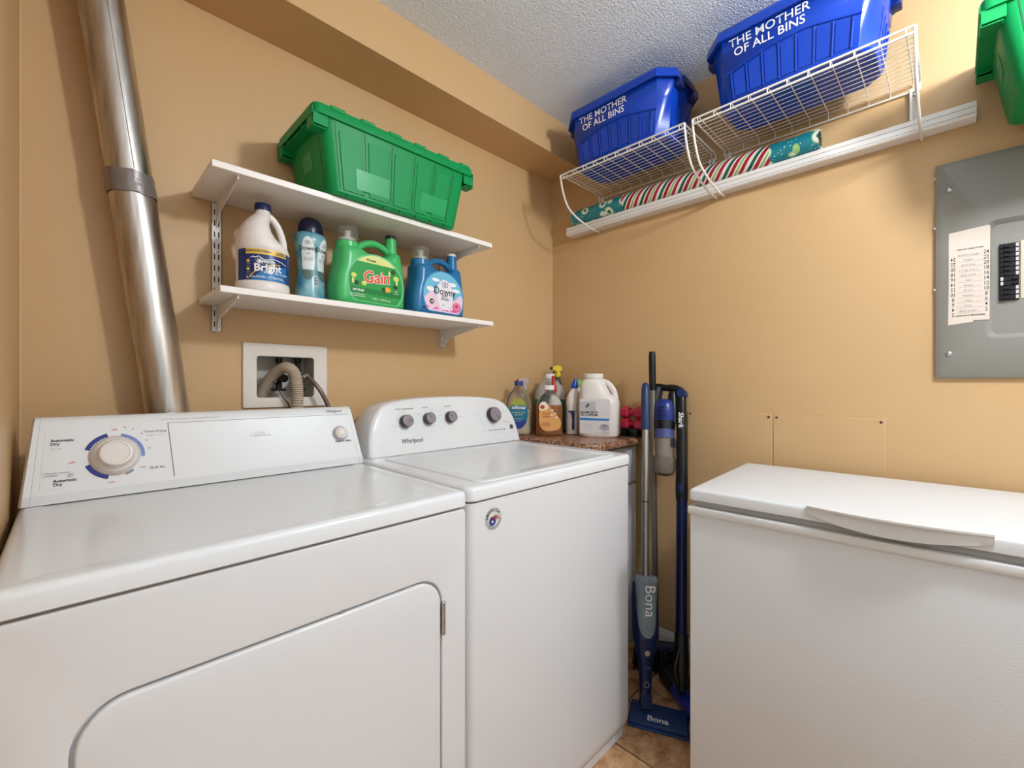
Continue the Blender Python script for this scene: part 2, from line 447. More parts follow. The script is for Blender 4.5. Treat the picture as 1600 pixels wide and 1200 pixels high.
for k in range(9):
    a = math.radians(160 - k * 6); text('.', .012, fr, WHT, t, DCX + .0425 * math.cos(a), DCV + .0425 * math.sin(a) + .003, k=3, local=False)
for bdy, x, z, sz, m, kw in (('Automatic\nDry', -.026, 1.029, .0078, INK, dict(bold=.02, align='LEFT')), ('Less Dry', -.026, 1.017, .0045, INKF, dict(align='LEFT')),
        ('Automatic\nDry', -.022, .953, .0078, INK, dict(bold=.02, align='LEFT')), ('Timed Drying', .135, 1.040, .0072, INKG, dict(bold=.01)),
        ('Regular . Heavy', .135, 1.032, .0045, INKF, {}), ('Fluff Air', .137, .963, .0080, INKG, dict(bold=.01)),
        ('OFF', .0040, .988, .0062, INKR, {}), ('OFF', .068, 1.0475, .0058, INKR, {}), ('OFF', .0620, .9425, .0062, INKR, {}), ('OFF', .112, .966, .006, INKR, {}),
        ('Whirlpool', .540, 1.0665, .0110, INKG, dict(shear=.25, bold=.01)), ('Push to Start', .556, .982, .0085, INK, dict(bold=.01)),
        ('COMMERCIAL QUALITY - EXTRA LARGE CAPACITY', .205, 1.0645, .0050, INKF, {}), ('6 Cycle\n2 Temperatures', .345, 1.018, .0075, INKF, {}),
        ('LESS\nDRY', .002, .965, .0045, INKG, {}), ('• Wrinkle Control\nis available', -.036, .969, .0050, INKG, dict(align='LEFT')),
        ('60', .085, 1.052, .0045, INKG, {}), ('50', .098, 1.047, .0045, INKG, {}), ('40', .112, 1.037, .0045, INKG, {}), ('30', .120, 1.022, .0045, INKG, {}), ('20', .124, 1.005, .0045, INKG, {})):
    text(bdy, sz, fr, m, t, x, fz(z), local=False, **kw)
N = Vector((1, 0, 0)).cross(TLV)
def face_pt(x, z): return fr(x, fz(z), 0)
dial = G().lathe([(.040, 0), (.040, .004), (.037, .007), (.036, .009)], face_pt(DCX, .995), N, 40).build('dial_skirt', mat('warm_grey_plastic', 'cfc7bd', .3), t)
G().lathe([(.036, .009), (.035, .011), (.0295, .014), (.0280, .026), (.0255, .030), (.0215, .031), (.0205, .0302)], face_pt(DCX, .995), N, 40).build('dial_knob', mat('warm_white_plastic', 'ded5cb', .3), dial)
G().box(DCX - .033, DCX - .027, -.001, .001, 0, .001, M=Matrix.Translation(Vector((0, 0, 0)))).build('tick', INK, dial) if False else None
sb = G().lathe([(.0215, 0), (.0215, .003), (.0195, .005)], face_pt(.5500, 1.0035), N, 32).build('button_ring', mat('lavender_grey_ring', 'a9a4b8', .3), t)
G().lathe([(.018, .004), (.017, .012), (.012, .016), (.006, .0175), (.0005, .018)], face_pt(.5500, 1.0035), N, 32).build('start_button', MC['warm_white_plastic'], sb)
# oval nick marks
shape([ell(.335, .752, .004, .0022, 12)], frame((0, DY0 + .0015, 0), (1, 0, 0), (0, 0, 1)), INKG, t, name='scuff_mark', local=False)

# ================================================================== WASHER
WX0, WX1, WY0 = 0.617, 1.311, 0.752
t = root('washing_machine', 'white top-loading washing machine with four dark grey knobs on its console, right of the dryer', 'washer', (.965, 1.09, 0))
R = []
for ins, z in ((.012, .0), (.012, .028), (.006, .034), (.001, .05), (0, .07), (0, .879)):
    R.append([(p[0], p[1], z) for p in rrect(WX0 + .002 + ins, WX1 - .002 - ins, WY0 + .003 + ins, 1.42, .024, 8)])
G().rings(R).build('cabinet', ENAMF, t)
slab(WX0, WX1, WY0 - .001, 1.43, [(.003, .8825), (0, .885), (0, .905), (.002, .911), (.006, .9142), (.012, .9155)], .026, ENAM, 'top_deck', t, 8)
lid = slab(WX0 + .055, WX1 - .055, WY0 + .022, 1.235, [(0, .915), (0, .9165), (.002, .9178), (.006, .9184), (.022, .9184), (.026, .9172), (.06, .9168)], .03, ENAM, 'lid', t, 8)
# console by stacked outlines from back to front
wc = (WX0 + WX1) / 2 + .018
HW = [(.333, 0), (.331, .03), (.324, .07), (.314, .10), (.298, .128), (.278, .150), (.252, .163), (.21, .172), (.15, .178), (.08, .1815), (0, .1825)]
out = [(wc + w, z) for w, z in HW] + [(wc - w, z) for w, z in reversed(HW[:-1])]
out = [Vector((p[0], p[1], 0)) for p in catmull([(a, b, 0) for a, b in out], 3)]
WB = .9165
def wring(d, y0, tilt):
    R = []
    for p in out:
        xx = wc + (p.x - wc) * (1 - d / .33); zz = p.y * (1 - d / .18)
        R.append((xx, y0 + tilt * zz, WB + zz))
    return R
TW = .26
G().rings([wring(.006, 1.425, -.12), wring(0, 1.41, -.12), wring(0, 1.262 + .018, TW * .8), wring(.002, 1.262 + .008, TW * .9), wring(.006, 1.262 + .002, TW), wring(.012, 1.262, TW)]).build('console', PLW, t)
WV = Vector((0, TW, 1)).normalized()
wf = frame((0, 1.262, WB), (1, 0, 0), WV)
WN = Vector((1, 0, 0)).cross(WV)
KN = mat('mauve_grey_knob_face', '8c8286', .35); KS = mat('dark_knob_side', '3a3438', .3)
RINGM = mat('pale_knob_ring', 'c9c4c4', .3)
def wz(z): return (z - WB) / WV.z
def knob(x, z, r, ang):
    c = wf(x, wz(z), 0)
    b = G().lathe([(r * 1.12, 0), (r * 1.12, .002), (r * 1.02, .003)], c, WN, 36).build('knob_ring', RINGM, t)
    k = G().lathe([(r, .002), (r, .010), (r * .95, .022), (r * .93, .0235)], c, WN, 36).build('knob', KS, t)
    G().lathe([(r * .90, .0232), (r * .89, .0246), (r * .82, .0250), (.001, .0250)], c, WN, 36).build('knob_face', KN, k)
    me = fill_mesh([[(0.1 * r, -.0009), (.86 * r, -.0009), (.86 * r, .0009), (.1 * r, .0009)]])
    put('pointer', me, lambda u, v, kk: wf(x + u, wz(z) + v, 0) + WN * .0254, INK, k, rot=math.radians(ang), local=False)
knob(.786, 1.0195, .0215, 0)
knob(.877, 1.0235, .0210, 118)
knob(.970, 1.0240, .0210, 160)
knob(1.178, 1.0220, .0305, -55)
for bdy, x, z, sz, m, kw in (('Whirlpool', .805, .957, .0220, INK, dict(bold=.004, shear=.1, sx=.9)), ('Water Temperature Max', .792, 1.062, .0065, INKG, dict(bold=.02)),
        ('Soil Level', .872, 1.064, .0065, INKG, dict(bold=.02)), ('Deep Water', .970, 1.065, .0065, INKG, dict(bold=.02)),
        ('Hot', .758, 1.030, .0050, INKF, {}), ('Tap Cold', .745, 1.009, .0050, INKF, {}), ('Warm', .786, 1.052, .0050, INKF, {}), ('Cold', .822, 1.015, .0050, INKF, {}),
        ('Light', .845, 1.043, .0050, INKF, {}), ('Heavy', .900, 1.052, .0050, INKF, {}), ('Normal', .932, 1.034, .0050, INKF, {}), ('Extra', .935, 1.050, .0050, INKF, {}),
        ('Rinse', 1.010, 1.045, .0050, INKF, {}), ('Auto Sensing', 1.020, 1.024, .0050, INKF, {}), ('Bulky Items', 1.105, 1.028, .0050, INKF, {}), ('Whites', 1.112, 1.046, .0050, INKF, {}),
        ('Towels', 1.118, 1.062, .0050, INKR, {}), ('Normal', 1.150, 1.070, .0050, INKF, {}), ('Colors', 1.112, 1.008, .0050, INKF, {}), ('Delicates', 1.125, .990, .0050, INKF, {}),
        ('Soak', 1.232, 1.050, .0050, INKF, {}), ('Drain & Spin', 1.245, 1.030, .0050, INKF, {}), ('Clean Washer', 1.240, .995, .0050, INKF, {}), ('Start / Pause', 1.262, .990, .0052, INKG, {}),
        ('Lid Locked', 1.125, .965, .0046, INKF, {}), ('Wash   Rinse   Spin   Done', 1.195, .955, .0042, INKF, {})):
    text(bdy, sz, wf, m, t, x, wz(z), local=False, **kw)
for k in range(6):
    shape([rrect(1.150 + k * .0155, 1.158 + k * .0155, wz(.9635), wz(.9665), .001, 2)], wf, INK, t, name='status_light', local=False)
G().lathe([(.0095, 0), (.0095, .002), (.008, .003), (.001, .0032)], wf(1.272, wz(.972), 0), WN, 24).build('start_button', mat('dark_grey_button', '4a4f52', .4), t)
# round sticker on the front
bf = frame((0, WY0 + .003, 0), (1, 0, 0), (0, 0, 1), .0004)
SX, SZ = .6935, .8335
st = shape([ell(SX, SZ, .0262, .0262, 40)], bf, mat('silver_sticker', 'bdbab6', .35), t, name='sticker', local=False, cut=0)
shape([ell(SX, SZ, .0168, .0168, 32)], bf, mat('sticker_white', 'd9d4d0', .4), st, name='print', local=False, cut=0, k=2)
shape([ell(SX - .003, SZ - .005, .0105, .0105, 24)], bf, INKB, st, name='print', local=False, cut=0, k=3)
for k in range(3):
    shape([ring_seg(SX - .006 + k * .0042, SZ - .010, .0120 + k * .0018, .0145 + k * .0018, math.radians(28), math.radians(88), 10)], bf, mat('brick_red_print', 'a1433c', .5), st, name='print', local=False, cut=0, k=4)
def star(cx, cy, r): return [(cx + (r if k % 2 == 0 else r * .42) * math.sin(PI * k / 5), cy + (r if k % 2 == 0 else r * .42) * math.cos(PI * k / 5)) for k in range(10)]
shape([star(SX - .004, SZ - .006, .0045)], bf, WHT, st, name='print', local=False, cut=0, k=5)
for k, ch in enumerate('AMERICA'):
    a = math.radians(168 - k * 21)
    put('lettering', text_mesh(ch, .0088, bold=.02), bf, INK, st, SX + .0208 * math.cos(a), SZ + .0208 * math.sin(a), 5, False, a - PI / 2)
for a in (200, 350, -20): shape([star(SX + .0215 * math.cos(math.radians(a)), SZ + .0215 * math.sin(math.radians(a)), .0018)], bf, INK, st, name='print', local=False, cut=0, k=5)
for r in (.0185, .0215): shape([ring_seg(SX, SZ, r, r + .0009, math.radians(215), math.radians(335), 16)], bf, INKG, st, name='print', local=False, cut=0, k=5)

# ================================================================== CHEST FREEZER
FA = math.radians(-87.6)    # local x runs along the front edge, away from the corner
t = root('chest_freezer', 'long white chest freezer with a curved lid handle against the right wall', 'freezer', (1.198, .514, 0), FA)
FL, FD = 1.12, .545
def FB(g, name, m, p=None): return g.build(name, m, p or t, local=True)
FB(G().box(.0, FL, .004, FD, .02, .795, .006), 'cabinet', CHEST)
FB(G().box(-.0035, FL + .0035, -.0035, FD, .792, .812, .004), 'cabinet_rim', CHESTP)
FB(G().box(.012, FL - .012, .012, FD - .004, .812, .830, .003), 'lid_gasket', GASK)
# lid: slightly crowned, with a dented front edge
gl = G()
LR = []
for ins, z in ((.004, .8285), (0, .831), (0, .852), (.002, .857), (.006, .8595), (.012, .8605), (.10, .8625)):
    ring = []
    for p in rrect(ins, FL - ins, -.001 + ins, FD - ins, .010 if ins < .01 else .012, 4):
        ring.append((p[0], p[1], z))
    LR.append(ring)
FB(gl.rings(LR), 'lid', CHEST)
# curved handle: overhanging lip with a bowed underside
H0, H1 = .272, .567
hg = G(); RR = []
n = 24
for k in range(n + 1):
    s_ = k / n; xx = H0 + (H1 - H0) * s_; b = 4 * s_ * (1 - s_)
    yo = -.0045 - .022 * b; zt = .864; zb = .844 - .020 * b
    RR.append([(xx, .004 + .01 * b, zt), (xx, yo, zt), (xx, yo, zt - .004), (xx, -.003 - .011 * b, zt - .0065), (xx, -.0035 - .013 * b, zb + .001), (xx, -.003 - .011 * b, zb), (xx, .002, zb)])
FB(hg.rings(RR), 'lid_handle', CHESTP)
dn = frame((0, .0038, 0), (1, 0, 0), (0, 0, 1), .0006)

# ================================================================== WALL SHELVES
def upright(x, z0, z1, lab):
    t = root('shelf_upright', lab, 'shelf upright', (x, YB, z0), group='slotted shelf uprights')
    w = .013; g = G()
    xs = [-w, -.0066, -.0036, .0036, .0066, w]
    pitch = .032
    zs = []; z = z1
    n = int((z1 - z0) / pitch)
    rows = []
    a = z0
    for i in range(n):
        rows += [(a, a + .012, False), (a + .012, a + .028, True), (a + .028, a + pitch, False)]; a += pitch
    rows.append((a, z1, False))
    for (r0, r1, hole) in rows:
        if r1 - r0 < 1e-4: continue
        if not hole: g.box(x - w, x + w, YB - .011, YB - .0095, r0, r1)
        else:
            for c0, c1 in ((xs[0], xs[1]), (xs[2], xs[3]), (xs[4], xs[5])): g.box(x + c0, x + c1, YB - .011, YB - .0095, r0, r1)
    g.box(x - w, x - w + .0015, YB - .011, YB, z0, z1); g.box(x + w - .0015, x + w, YB - .011, YB, z0, z1)
    g.build('channel', METW, t, sharp=20)
    G().box(x - w + .002, x + w - .002, YB - .0045, YB - .001, z0 + .001, z1 - .001).build('slot_shade_sheet', mat('slot_shade_dark', '2d2823', .8), t)  # dark sheet stands in for the shade inside the slots
    for zz in (z0 + .128 + .1, z0 + .3):
        if zz < z1 - .02: G().lathe([(.004, 0), (.0038, .0015), (.001, .0022)], (x, YB - .011, zz), (0, -1, 0), 14).build('screw', CHRM, t)
upright(.2975, 1.295, 1.70, 'slotted white upright at the left end of the two shelves')
upright(1.087, 1.297, 1.70, 'slotted white upright at the right end of the two shelves')
def shelf(name, x0, x1, z0, z1, yf, lab, brx):
    t = root(name, lab, 'shelf', ((x0 + x1) / 2, YB, z0), group='white wall shelves')
    G().box(x0, x1, yf, YB - .004, z0, z1, .0012, 1).build('board', SHELFW, t)
    for bxx in brx:
        d = YB - .012 - yf
        poly = [(YB - .010, z0), (yf + .012, z0), (yf + .010, z0 - .010), (yf + .05, z0 - .016), (YB - .05, z0 - .040), (YB - .014, z0 - .075), (YB - .010, z0 - .075)]
        g = G()
        g.prism([(p[0], p[1]) for p in poly], bxx - .0015, bxx + .0015, 'x')
        g.box(bxx - .006, bxx + .006, yf + .012, YB - .012, z0 - .0015, z0 - .0002)
        g.build('bracket', METW, t, sharp=20)
shelf('wall_shelf', .240, 1.143, 1.665, 1.682, 1.250, 'upper white wall shelf carrying the green tote', (.2975, 1.087))
shelf('wall_shelf', .257, 1.150, 1.3675, 1.384, 1.250, 'lower white wall shelf carrying the laundry bottles', (.2975, 1.087))

# ================================================================== TOTES
def frust(L0, W0, L1, W1, z0, z1, r0, r1, n=5, ch=0):
    f = lambda L, Wd, r: rrect(-L / 2, L / 2, -Wd / 2, Wd / 2, r, n)
    return [[(p[0], p[1], z0) for p in f(L0, W0, r0)], [(p[0], p[1], z1) for p in f(L1, W1, r1)]]
def green_tote(loc, rz, lab, det=True):
    t = root('storage_tote', lab, 'storage bin', loc, rz, 'green lidded totes')
    L0, W0, L1, W1, H = .440, .235, .505, .275, .190
    R = frust(L0 - .014, W0 - .014, L0, W0, 0, .007, .02, .025) + frust(L1, W1, L1, W1, H, H, .03, .03)[:1]
    G().rings(R).build('body', GRN, t, local=True)
    # face maps: front (-y) follows the taper
    def ff(u, v, k=1): s_ = v / H; return Vector((u * (1 + (L1 / L0 - 1) * s_), -(W0 + (W1 - W0) * s_) / 2 - .0006 * k, v))
    def groove_shade(u, v0, v1, w=.0012):
        shape([[(u - w, v0), (u + w, v0), (u + w, v1), (u - w, v1)]], ff, GRND, t, name='groove_shade', k=1, cut=.05)  # flat darker green strip paints the shade of a groove
    for u in (-.190, -.035, .037, .168): groove_shade(u, .012, .185)
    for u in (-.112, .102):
        groove_shade(u, .075, .185)
        shape([[(u, .074), (u + .032, .074), (u + .032, .077), (u, .077)]], ff, GRND, t, name='groove_shade', cut=.05)
    # raised flutes between the grooves
    for u0, u1 in ((-.188, -.114), (-.110, -.037), (-.033, .035), (.039, .100), (.104, .166)):
        R = []
        for v in (.014, .165):
            a = ff(u0 + .004, v, 0); b = ff(u1 - .004, v, 0)
            R.append([a + Vector((0, .002, 0)), a + Vector((.004, -.0022, 0)), b + Vector((-.004, -.0022, 0)), b + Vector((0, .002, 0))])
        G().rings(R).build('flute', GRN, t, local=True)
    for u0, u1 in ((-.142, -.040), (.066, .162)):
        me = fill_mesh([rrect(u0, u1, .026, .082, .002, 2)])
        put('label_patch', me, lambda u, v, k: ff(u, v, 0) + Vector((0, -.0030, 0)), mat('light_green_label_patch', '1c9a58', .3), t, cut=.05)
    # underside ribs
    for k in range(7):
        xx = -.17 + k * .056
        G().box(xx - .001, xx + .001, -W0 / 2 - .002, -W0 / 2 + .03, -.0002, .004, M=None).build('rib', GRND, t, local=True)
    # rim of the lid
    rm = G()
    RL, RW = .553, .290
    rr = lambda i, z: [(p[0], p[1], z) for p in rrect(-RL / 2 + i, RL / 2 - i, -RW / 2 + i, RW / 2 - i, .022 - min(i, .018), 5)]
    rm.rings([rr(.012, .190), rr(0, .190), rr(0, .214), rr(.002, .218), rr(.007, .2195), rr(.014, .2195), rr(.018, .214), rr(.06, .212)])
    rm.build('lid', GRN, t, local=True)
    for k in range(6):
        xx = -.232 + k * .089
        G().box(xx, xx + .042, -RW / 2 - .002, -RW / 2 + .010, .210, .2225, .002, 1).build('hinge_knuckle', GRN, t, local=True)
    # cells of the handles at both ends
    for sx in (-1, 1):
        h = G()
        def hb(a0, a1, b0, b1, c0, c1): h.box(min(sx * a0, sx * a1), max(sx * a0, sx * a1), b0, b1, c0, c1, .0008, 1)
        hb(.2755, .2785, -.139, .139, .186, .205)
        for yy in (-.139, -.100, -.058, .056, .098, .136):
            hb(.235, .277, yy, yy + .003, .160 if abs(yy) > .09 else .172, .192)
        hb(.2745, .277, -.139, -.100, .155, .192); hb(.2745, .277, .100, .139, .155, .192)
        hb(.240, .277, -.139, -.100, .153, .156); hb(.240, .277, .100, .139, .153, .156)
        hb(.238, .277, -.100, .100, .172, .1745)
        h.build('handle', GRN, t, local=True)
        def fe(u, v, k=1): s_ = v / H; return Vector((sx * ((L0 + (L1 - L0) * s_) / 2 + .0006 * k), -sx * -u * (1 + (W1 / W0 - 1) * s_), v))
        shape([rrect(-.03, .03, .085, .135, .002, 2)], fe, MC['light_green_label_patch'], t, name='label_patch', cut=.05)
        for u in (-.085, .085): shape([[(u - .001, .012), (u + .001, .012), (u + .001, .15), (u - .001, .15)]], fe, GRND, t, name='groove_shade', cut=.05)
    return t
green_tote((.734, 1.345, 1.6825), 0, 'green lidded storage tote on the upper white shelf above the detergent bottles')
green_tote((1.640, -.318, 1.820), -PI / 2, 'green tote high above the electrical panel, cut by the frame edge')
# board that carries the second green tote (beyond the picture's edge)
ts = root('wall_shelf', 'short white shelf board under the green tote above the electrical panel', 'shelf', (1.64, -.42, 1.81))
G().box(1.50, 1.797, -.72, -.155, 1.802, 1.819, .0012, 1).build('board', SHELFW, ts)
for yy in (-.22, -.62):
    G().prism([(1.797, 1.801), (1.52, 1.801), (1.52, 1.792), (1.78, 1.785), (1.797, 1.785)], yy - .0015, yy + .0015, 'y').build('bracket', METW, ts, sharp=20)

def octo(L, Wd, c):
    x, y = L / 2, Wd / 2
    return [(-x + c, -y), (x - c, -y), (x, -y + c), (x, y - c), (x - c, y), (-x + c, y), (-x, y - c), (-x, -y + c)]
def blue_tote(loc, rz, lab):
    t = root('storage_tote', lab, 'storage bin', loc, rz, 'blue lidded totes')
    L0, W0, L1, W1, H = .405, .215, .452, .250, .205
    R = [[(p[0], p[1], 0) for p in octo(L0 - .01, W0 - .01, .035)], [(p[0], p[1], .006) for p in octo(L0, W0, .036)],
         [(p[0], p[1], .135) for p in octo(L0 + (L1 - L0) * .66 - .002, W0 + (W1 - W0) * .66 - .002, .038)],
         [(p[0], p[1], .139) for p in octo(L0 + (L1 - L0) * .68 + .002, W0 + (W1 - W0) * .68 + .002, .039)],
         [(p[0], p[1], H) for p in octo(L1, W1, .042)]]
    G().rings(R).build('body', BLU, t, local=True)
    def ff(u, v, k=1): s_ = v / H; return Vector((u * (1 + (L1 / L0 - 1) * s_), -(W0 + (W1 - W0) * s_) / 2 - .0006 * k, v))
    # arched ridge over the ribs
    def ztop(u): return .070 + .062 * min(1, max(0, (abs(u) * -1 + .165) / .09))
    us = [-.165, -.12, -.085, -.06, 0, .06, .085, .12, .165]
    def arch(u): 
        a = abs(u); return .120 if a < .05 else (.120 - (a - .05) * .25)
    pts = [ff(u, arch(u), 2.5) for u in [-.168 + .021 * k for k in range(17)]]
    G().tube(pts, .0022, 6).build('ridge', BLU, t, local=True)
    for k in range(8):
        u = -.150 + k * .0428
        g = G(); g.tube([ff(u, .012, 1.5), ff(u, arch(u) - .004, 1.5)], .0026, 8); g.build('rib', BLU, t, local=True)
    for k in range(7):       # shallow raised panels between the ribs
        u0, u1 = -.150 + k * .0428 + .006, -.150 + (k + 1) * .0428 - .006
        a, b, c, d = (ff(u0, .016, 2.5), ff(u1, .016, 2.5), ff(u1, arch(u1) - .010, 2.5), ff(u0, arch(u0) - .010, 2.5))
        off = Vector((0, .004, 0))
        G().rings([[a + off, b + off, c + off, d + off], [a, b, c, d]]).build('side_panel', BLU, t, local=True)
    def fe(sx):
        return lambda u, v, k=1: Vector((sx * ((L0 + (L1 - L0) * v / H) / 2 + .0006 * k), u * (1 + (W1 / W0 - 1) * v / H), v))
    for sx in (-1, 1):
        f = fe(sx)
        for u in (-.055, -.018, .018, .055): G().tube([f(u, .012, 1.5), f(u, .115, 1.5)], .0024, 8).build('rib', BLU, t, local=True)
    RL, RW = .490, .292
    rr = lambda i, z, c=.056: [(p[0], p[1], z) for p in octo(RL - 2 * i, RW - 2 * i, c - i * .6)]
    G().rings([rr(.014, .196), rr(.002, .190), rr(0, .190), rr(.002, .212), rr(.006, .224), rr(.010, .227), rr(.02, .227), rr(.024, .222), rr(.06, .220)]).build('lid', BLU, t, local=True)
    for sx in (-1, 1):       # end grips below the rim
        g = G()
        for yy in (-.075, .035): g.box(min(sx * .215, sx * .246), max(sx * .215, sx * .246), yy, yy + .04, .168, .194, .004)
        g.box(min(sx * .238, sx * .250), max(sx * .238, sx * .250), -.045, .045, .190, .215, .003)
        g.build('grip', BLUD, t, local=True)
    text('THE MOTHER\nOF ALL BINS', .0345, ff, WHT, t, -.046, .1625, k=3, bold=.009, sx=.94, cut=.05, align='LEFT' if False else 'CENTER')
    return t
blue_tote((1.622, .942, 2.053), -PI / 2, 'blue lidded tote with white lettering on the left wire rack by the corner')
blue_tote((1.622, .352, 2.053), -PI / 2, 'blue lidded tote on the right wire rack, its glossy front catching the light')

# ================================================================== WIRE RACKS
def wire_rack(y0, y1, lab):
    t = root('wire_rack', lab, 'wire shelf', (XR, (y0 + y1) / 2, 2.02), group='white wire racks')
    XF, XB, ZF, ZB = 1.502, 1.792, 2.046, 2.0505
    def W_(path, r, name='wire', n=6): return G().tube(path, r, n).build(name, WIRE, t)
    W_([(XF, y0, ZF), (XF, y1, ZF)], .0032, 'front_rail', 8)
    W_([(XF - .001, y0, 2.028), (XF - .001, y1, 2.028)], .0034, 'front_rail', 8)
    W_([(XB, y0, 2.024), (XB, y1, 2.024)], .0028, 'back_rail', 8)
    for k in range(12):
        xx = XF + .022 + k * .0235; W_([(xx, y0, ZF - .002), (xx, y1, ZF - .002)], .0013)
    nC = 11
    for k in range(nC):
        yy = y0 + .018 + (y1 - y0 - .036) * k / (nC - 1)
        W_([(XF - .001, yy, 2.028), (XF - .002, yy, ZF), (XF + .004, yy, ZF + .003), (XB - .003, yy, ZB - .001), (XB - .001, yy, ZB - .004), (XB, yy, 2.024)], .0015)
    for yy, s_ in ((y0, 1), (y1, -1)):
        W_([(XF, yy, ZF), (XF + .02, yy + s_ * .002, ZF), (XB - .03, yy + s_ * .002, ZF), (XB - .004, yy + s_ * .003, ZF - .002), (XB - .001, yy + s_ * .003, 2.024)], .0026, 'end_frame', 8)
        pts = catmull([(XF, yy, 2.044), (XF + .002, yy, 2.026), (1.522, yy, 1.972), (1.560, yy, 1.920), (1.63, yy, 1.892), (1.72, yy, 1.8745), (1.794, yy, 1.8725)], 5)
        W_(pts, .0040, 'brace', 8)
        g = G(); g.box(1.785, 1.7985, yy + s_ * .016 - .010, yy + s_ * .016 - .004, 1.925, 2.030); g.box(1.785, 1.7985, yy + s_ * .016 + .004, yy + s_ * .016 + .010, 1.925, 2.030)
        g.box(1.795, 1.7985, yy + s_ * .016 - .004, yy + s_ * .016 + .004, 1.925, 2.03)
        br = g.build('wall_bracket', METW, t, sharp=20)
        G().lathe([(.0045, 0), (.004, .003), (.001, .004)], (1.790, yy + s_ * .016, 2.012), (-1, 0, 0), 12).build('screw', CHRM, br)
wire_rack(.660, 1.205, 'white wire rack nearer the corner, under the lettered blue tote')
wire_rack(.070, .632, 'white wire rack farther right, its brace beside the green tote')
rl = root('mounting_rail', 'long white grooved rail on the right wall under the wire racks', 'rail', (XR, .66, 1.88))
G().rings([[(1.799, y, 1.8785), (1.752, y, 1.8785), (1.748, y, 1.8825), (1.748, y, 1.9165), (1.752, y, 1.9200), (1.799, y, 1.9200)] for y in (-.042, 1.365)]).build('rail_body', METW, rl, sharp=20)
for zz in (1.8865, 1.9030): G().box(1.7474, 1.7482, -.041, 1.364, zz, zz + .0010).build('groove_shade', mat('groove_shadow', '85796d', .9), rl)  # grey strips paint the shade of the rail's grooves

# wrapping paper -------------------------------------------------------
def teal_paper():
    m = bpy.data.materials.new('teal_holiday_paper'); m.use_nodes = True; nt = m.node_tree; b = nt.nodes['Principled BSDF']; b.inputs['Roughness'].default_value = .18
    tc = nt.nodes.new('ShaderNodeTexCoord'); v = nt.nodes.new('ShaderNodeTexVoronoi'); v.inputs['Scale'].default_value = 19; nt.links.new(tc.outputs['Object'], v.inputs['Vector'])
    r = nt.nodes.new('ShaderNodeValToRGB'); r.color_ramp.interpolation = 'CONSTANT'
    E = r.color_ramp.elements
    for _ in range(3): E.new(.5)
    for e, (p, c) in zip(E, ((0, '17663a'), (.22, 'e8eee6'), (.36, 'a4cf7a'), (.42, '1e8391'), (.9, '1e8391'))): e.position = p; e.color = lin(c)
    nt.links.new(v.outputs['Distance'], r.inputs[0])
    v2 = nt.nodes.new('ShaderNodeTexVoronoi'); v2.inputs['Scale'].default_value = 90; nt.links.new(tc.outputs['Object'], v2.inputs['Vector'])
    lt = nt.nodes.new('ShaderNodeMath'); lt.operation = 'LESS_THAN'; lt.inputs[1].default_value = .16; nt.links.new(v2.outputs['Distance'], lt.inputs[0])
    mx = nt.nodes.new('ShaderNodeMix'); mx.data_type = 'RGBA'; nt.links.new(lt.outputs[0], mx.inputs[0]); nt.links.new(r.outputs[0], mx.inputs[6]); mx.inputs[7].default_value = lin('d8ead8')
    nt.links.new(mx.outputs[2], b.inputs['Base Color']); return m
def stripe_paper():
    m = bpy.data.materials.new('candy_stripe_paper'); m.use_nodes = True; nt = m.node_tree; b = nt.nodes['Principled BSDF']; b.inputs['Roughness'].default_value = .22
    uv = nt.nodes.new('ShaderNodeUVMap'); uv.uv_map = 'UVMap'
    sp = nt.nodes.new('ShaderNodeSeparateXYZ'); nt.links.new(uv.outputs[0], sp.inputs[0])
    fr_ = nt.nodes.new('ShaderNodeMath'); fr_.operation = 'FRACT'; nt.links.new(sp.outputs[0], fr_.inputs[0])
    r = nt.nodes.new('ShaderNodeValToRGB'); r.color_ramp.interpolation = 'CONSTANT'; E = r.color_ramp.elements
    cs = [(0, 'b01f34'), (.17, 'f0e9df'), (.24, '8fbf6a'), (.34, 'f0e9df'), (.42, 'b01f34'), (.60, 'f0e9df'), (.68, '155f4a'), (.84, 'f0e9df')]
    while len(E) < len(cs): E.new(.5)
    for e, (p, c) in zip(E, cs): e.position = p; e.color = lin(c)
    nt.links.new(fr_.outputs[0], r.inputs[0]); nt.links.new(r.outputs[0], b.inputs['Base Color']); return m
TEAL = teal_paper(); STRP = stripe_paper()
RX, RZ = 1.757, 1.9555
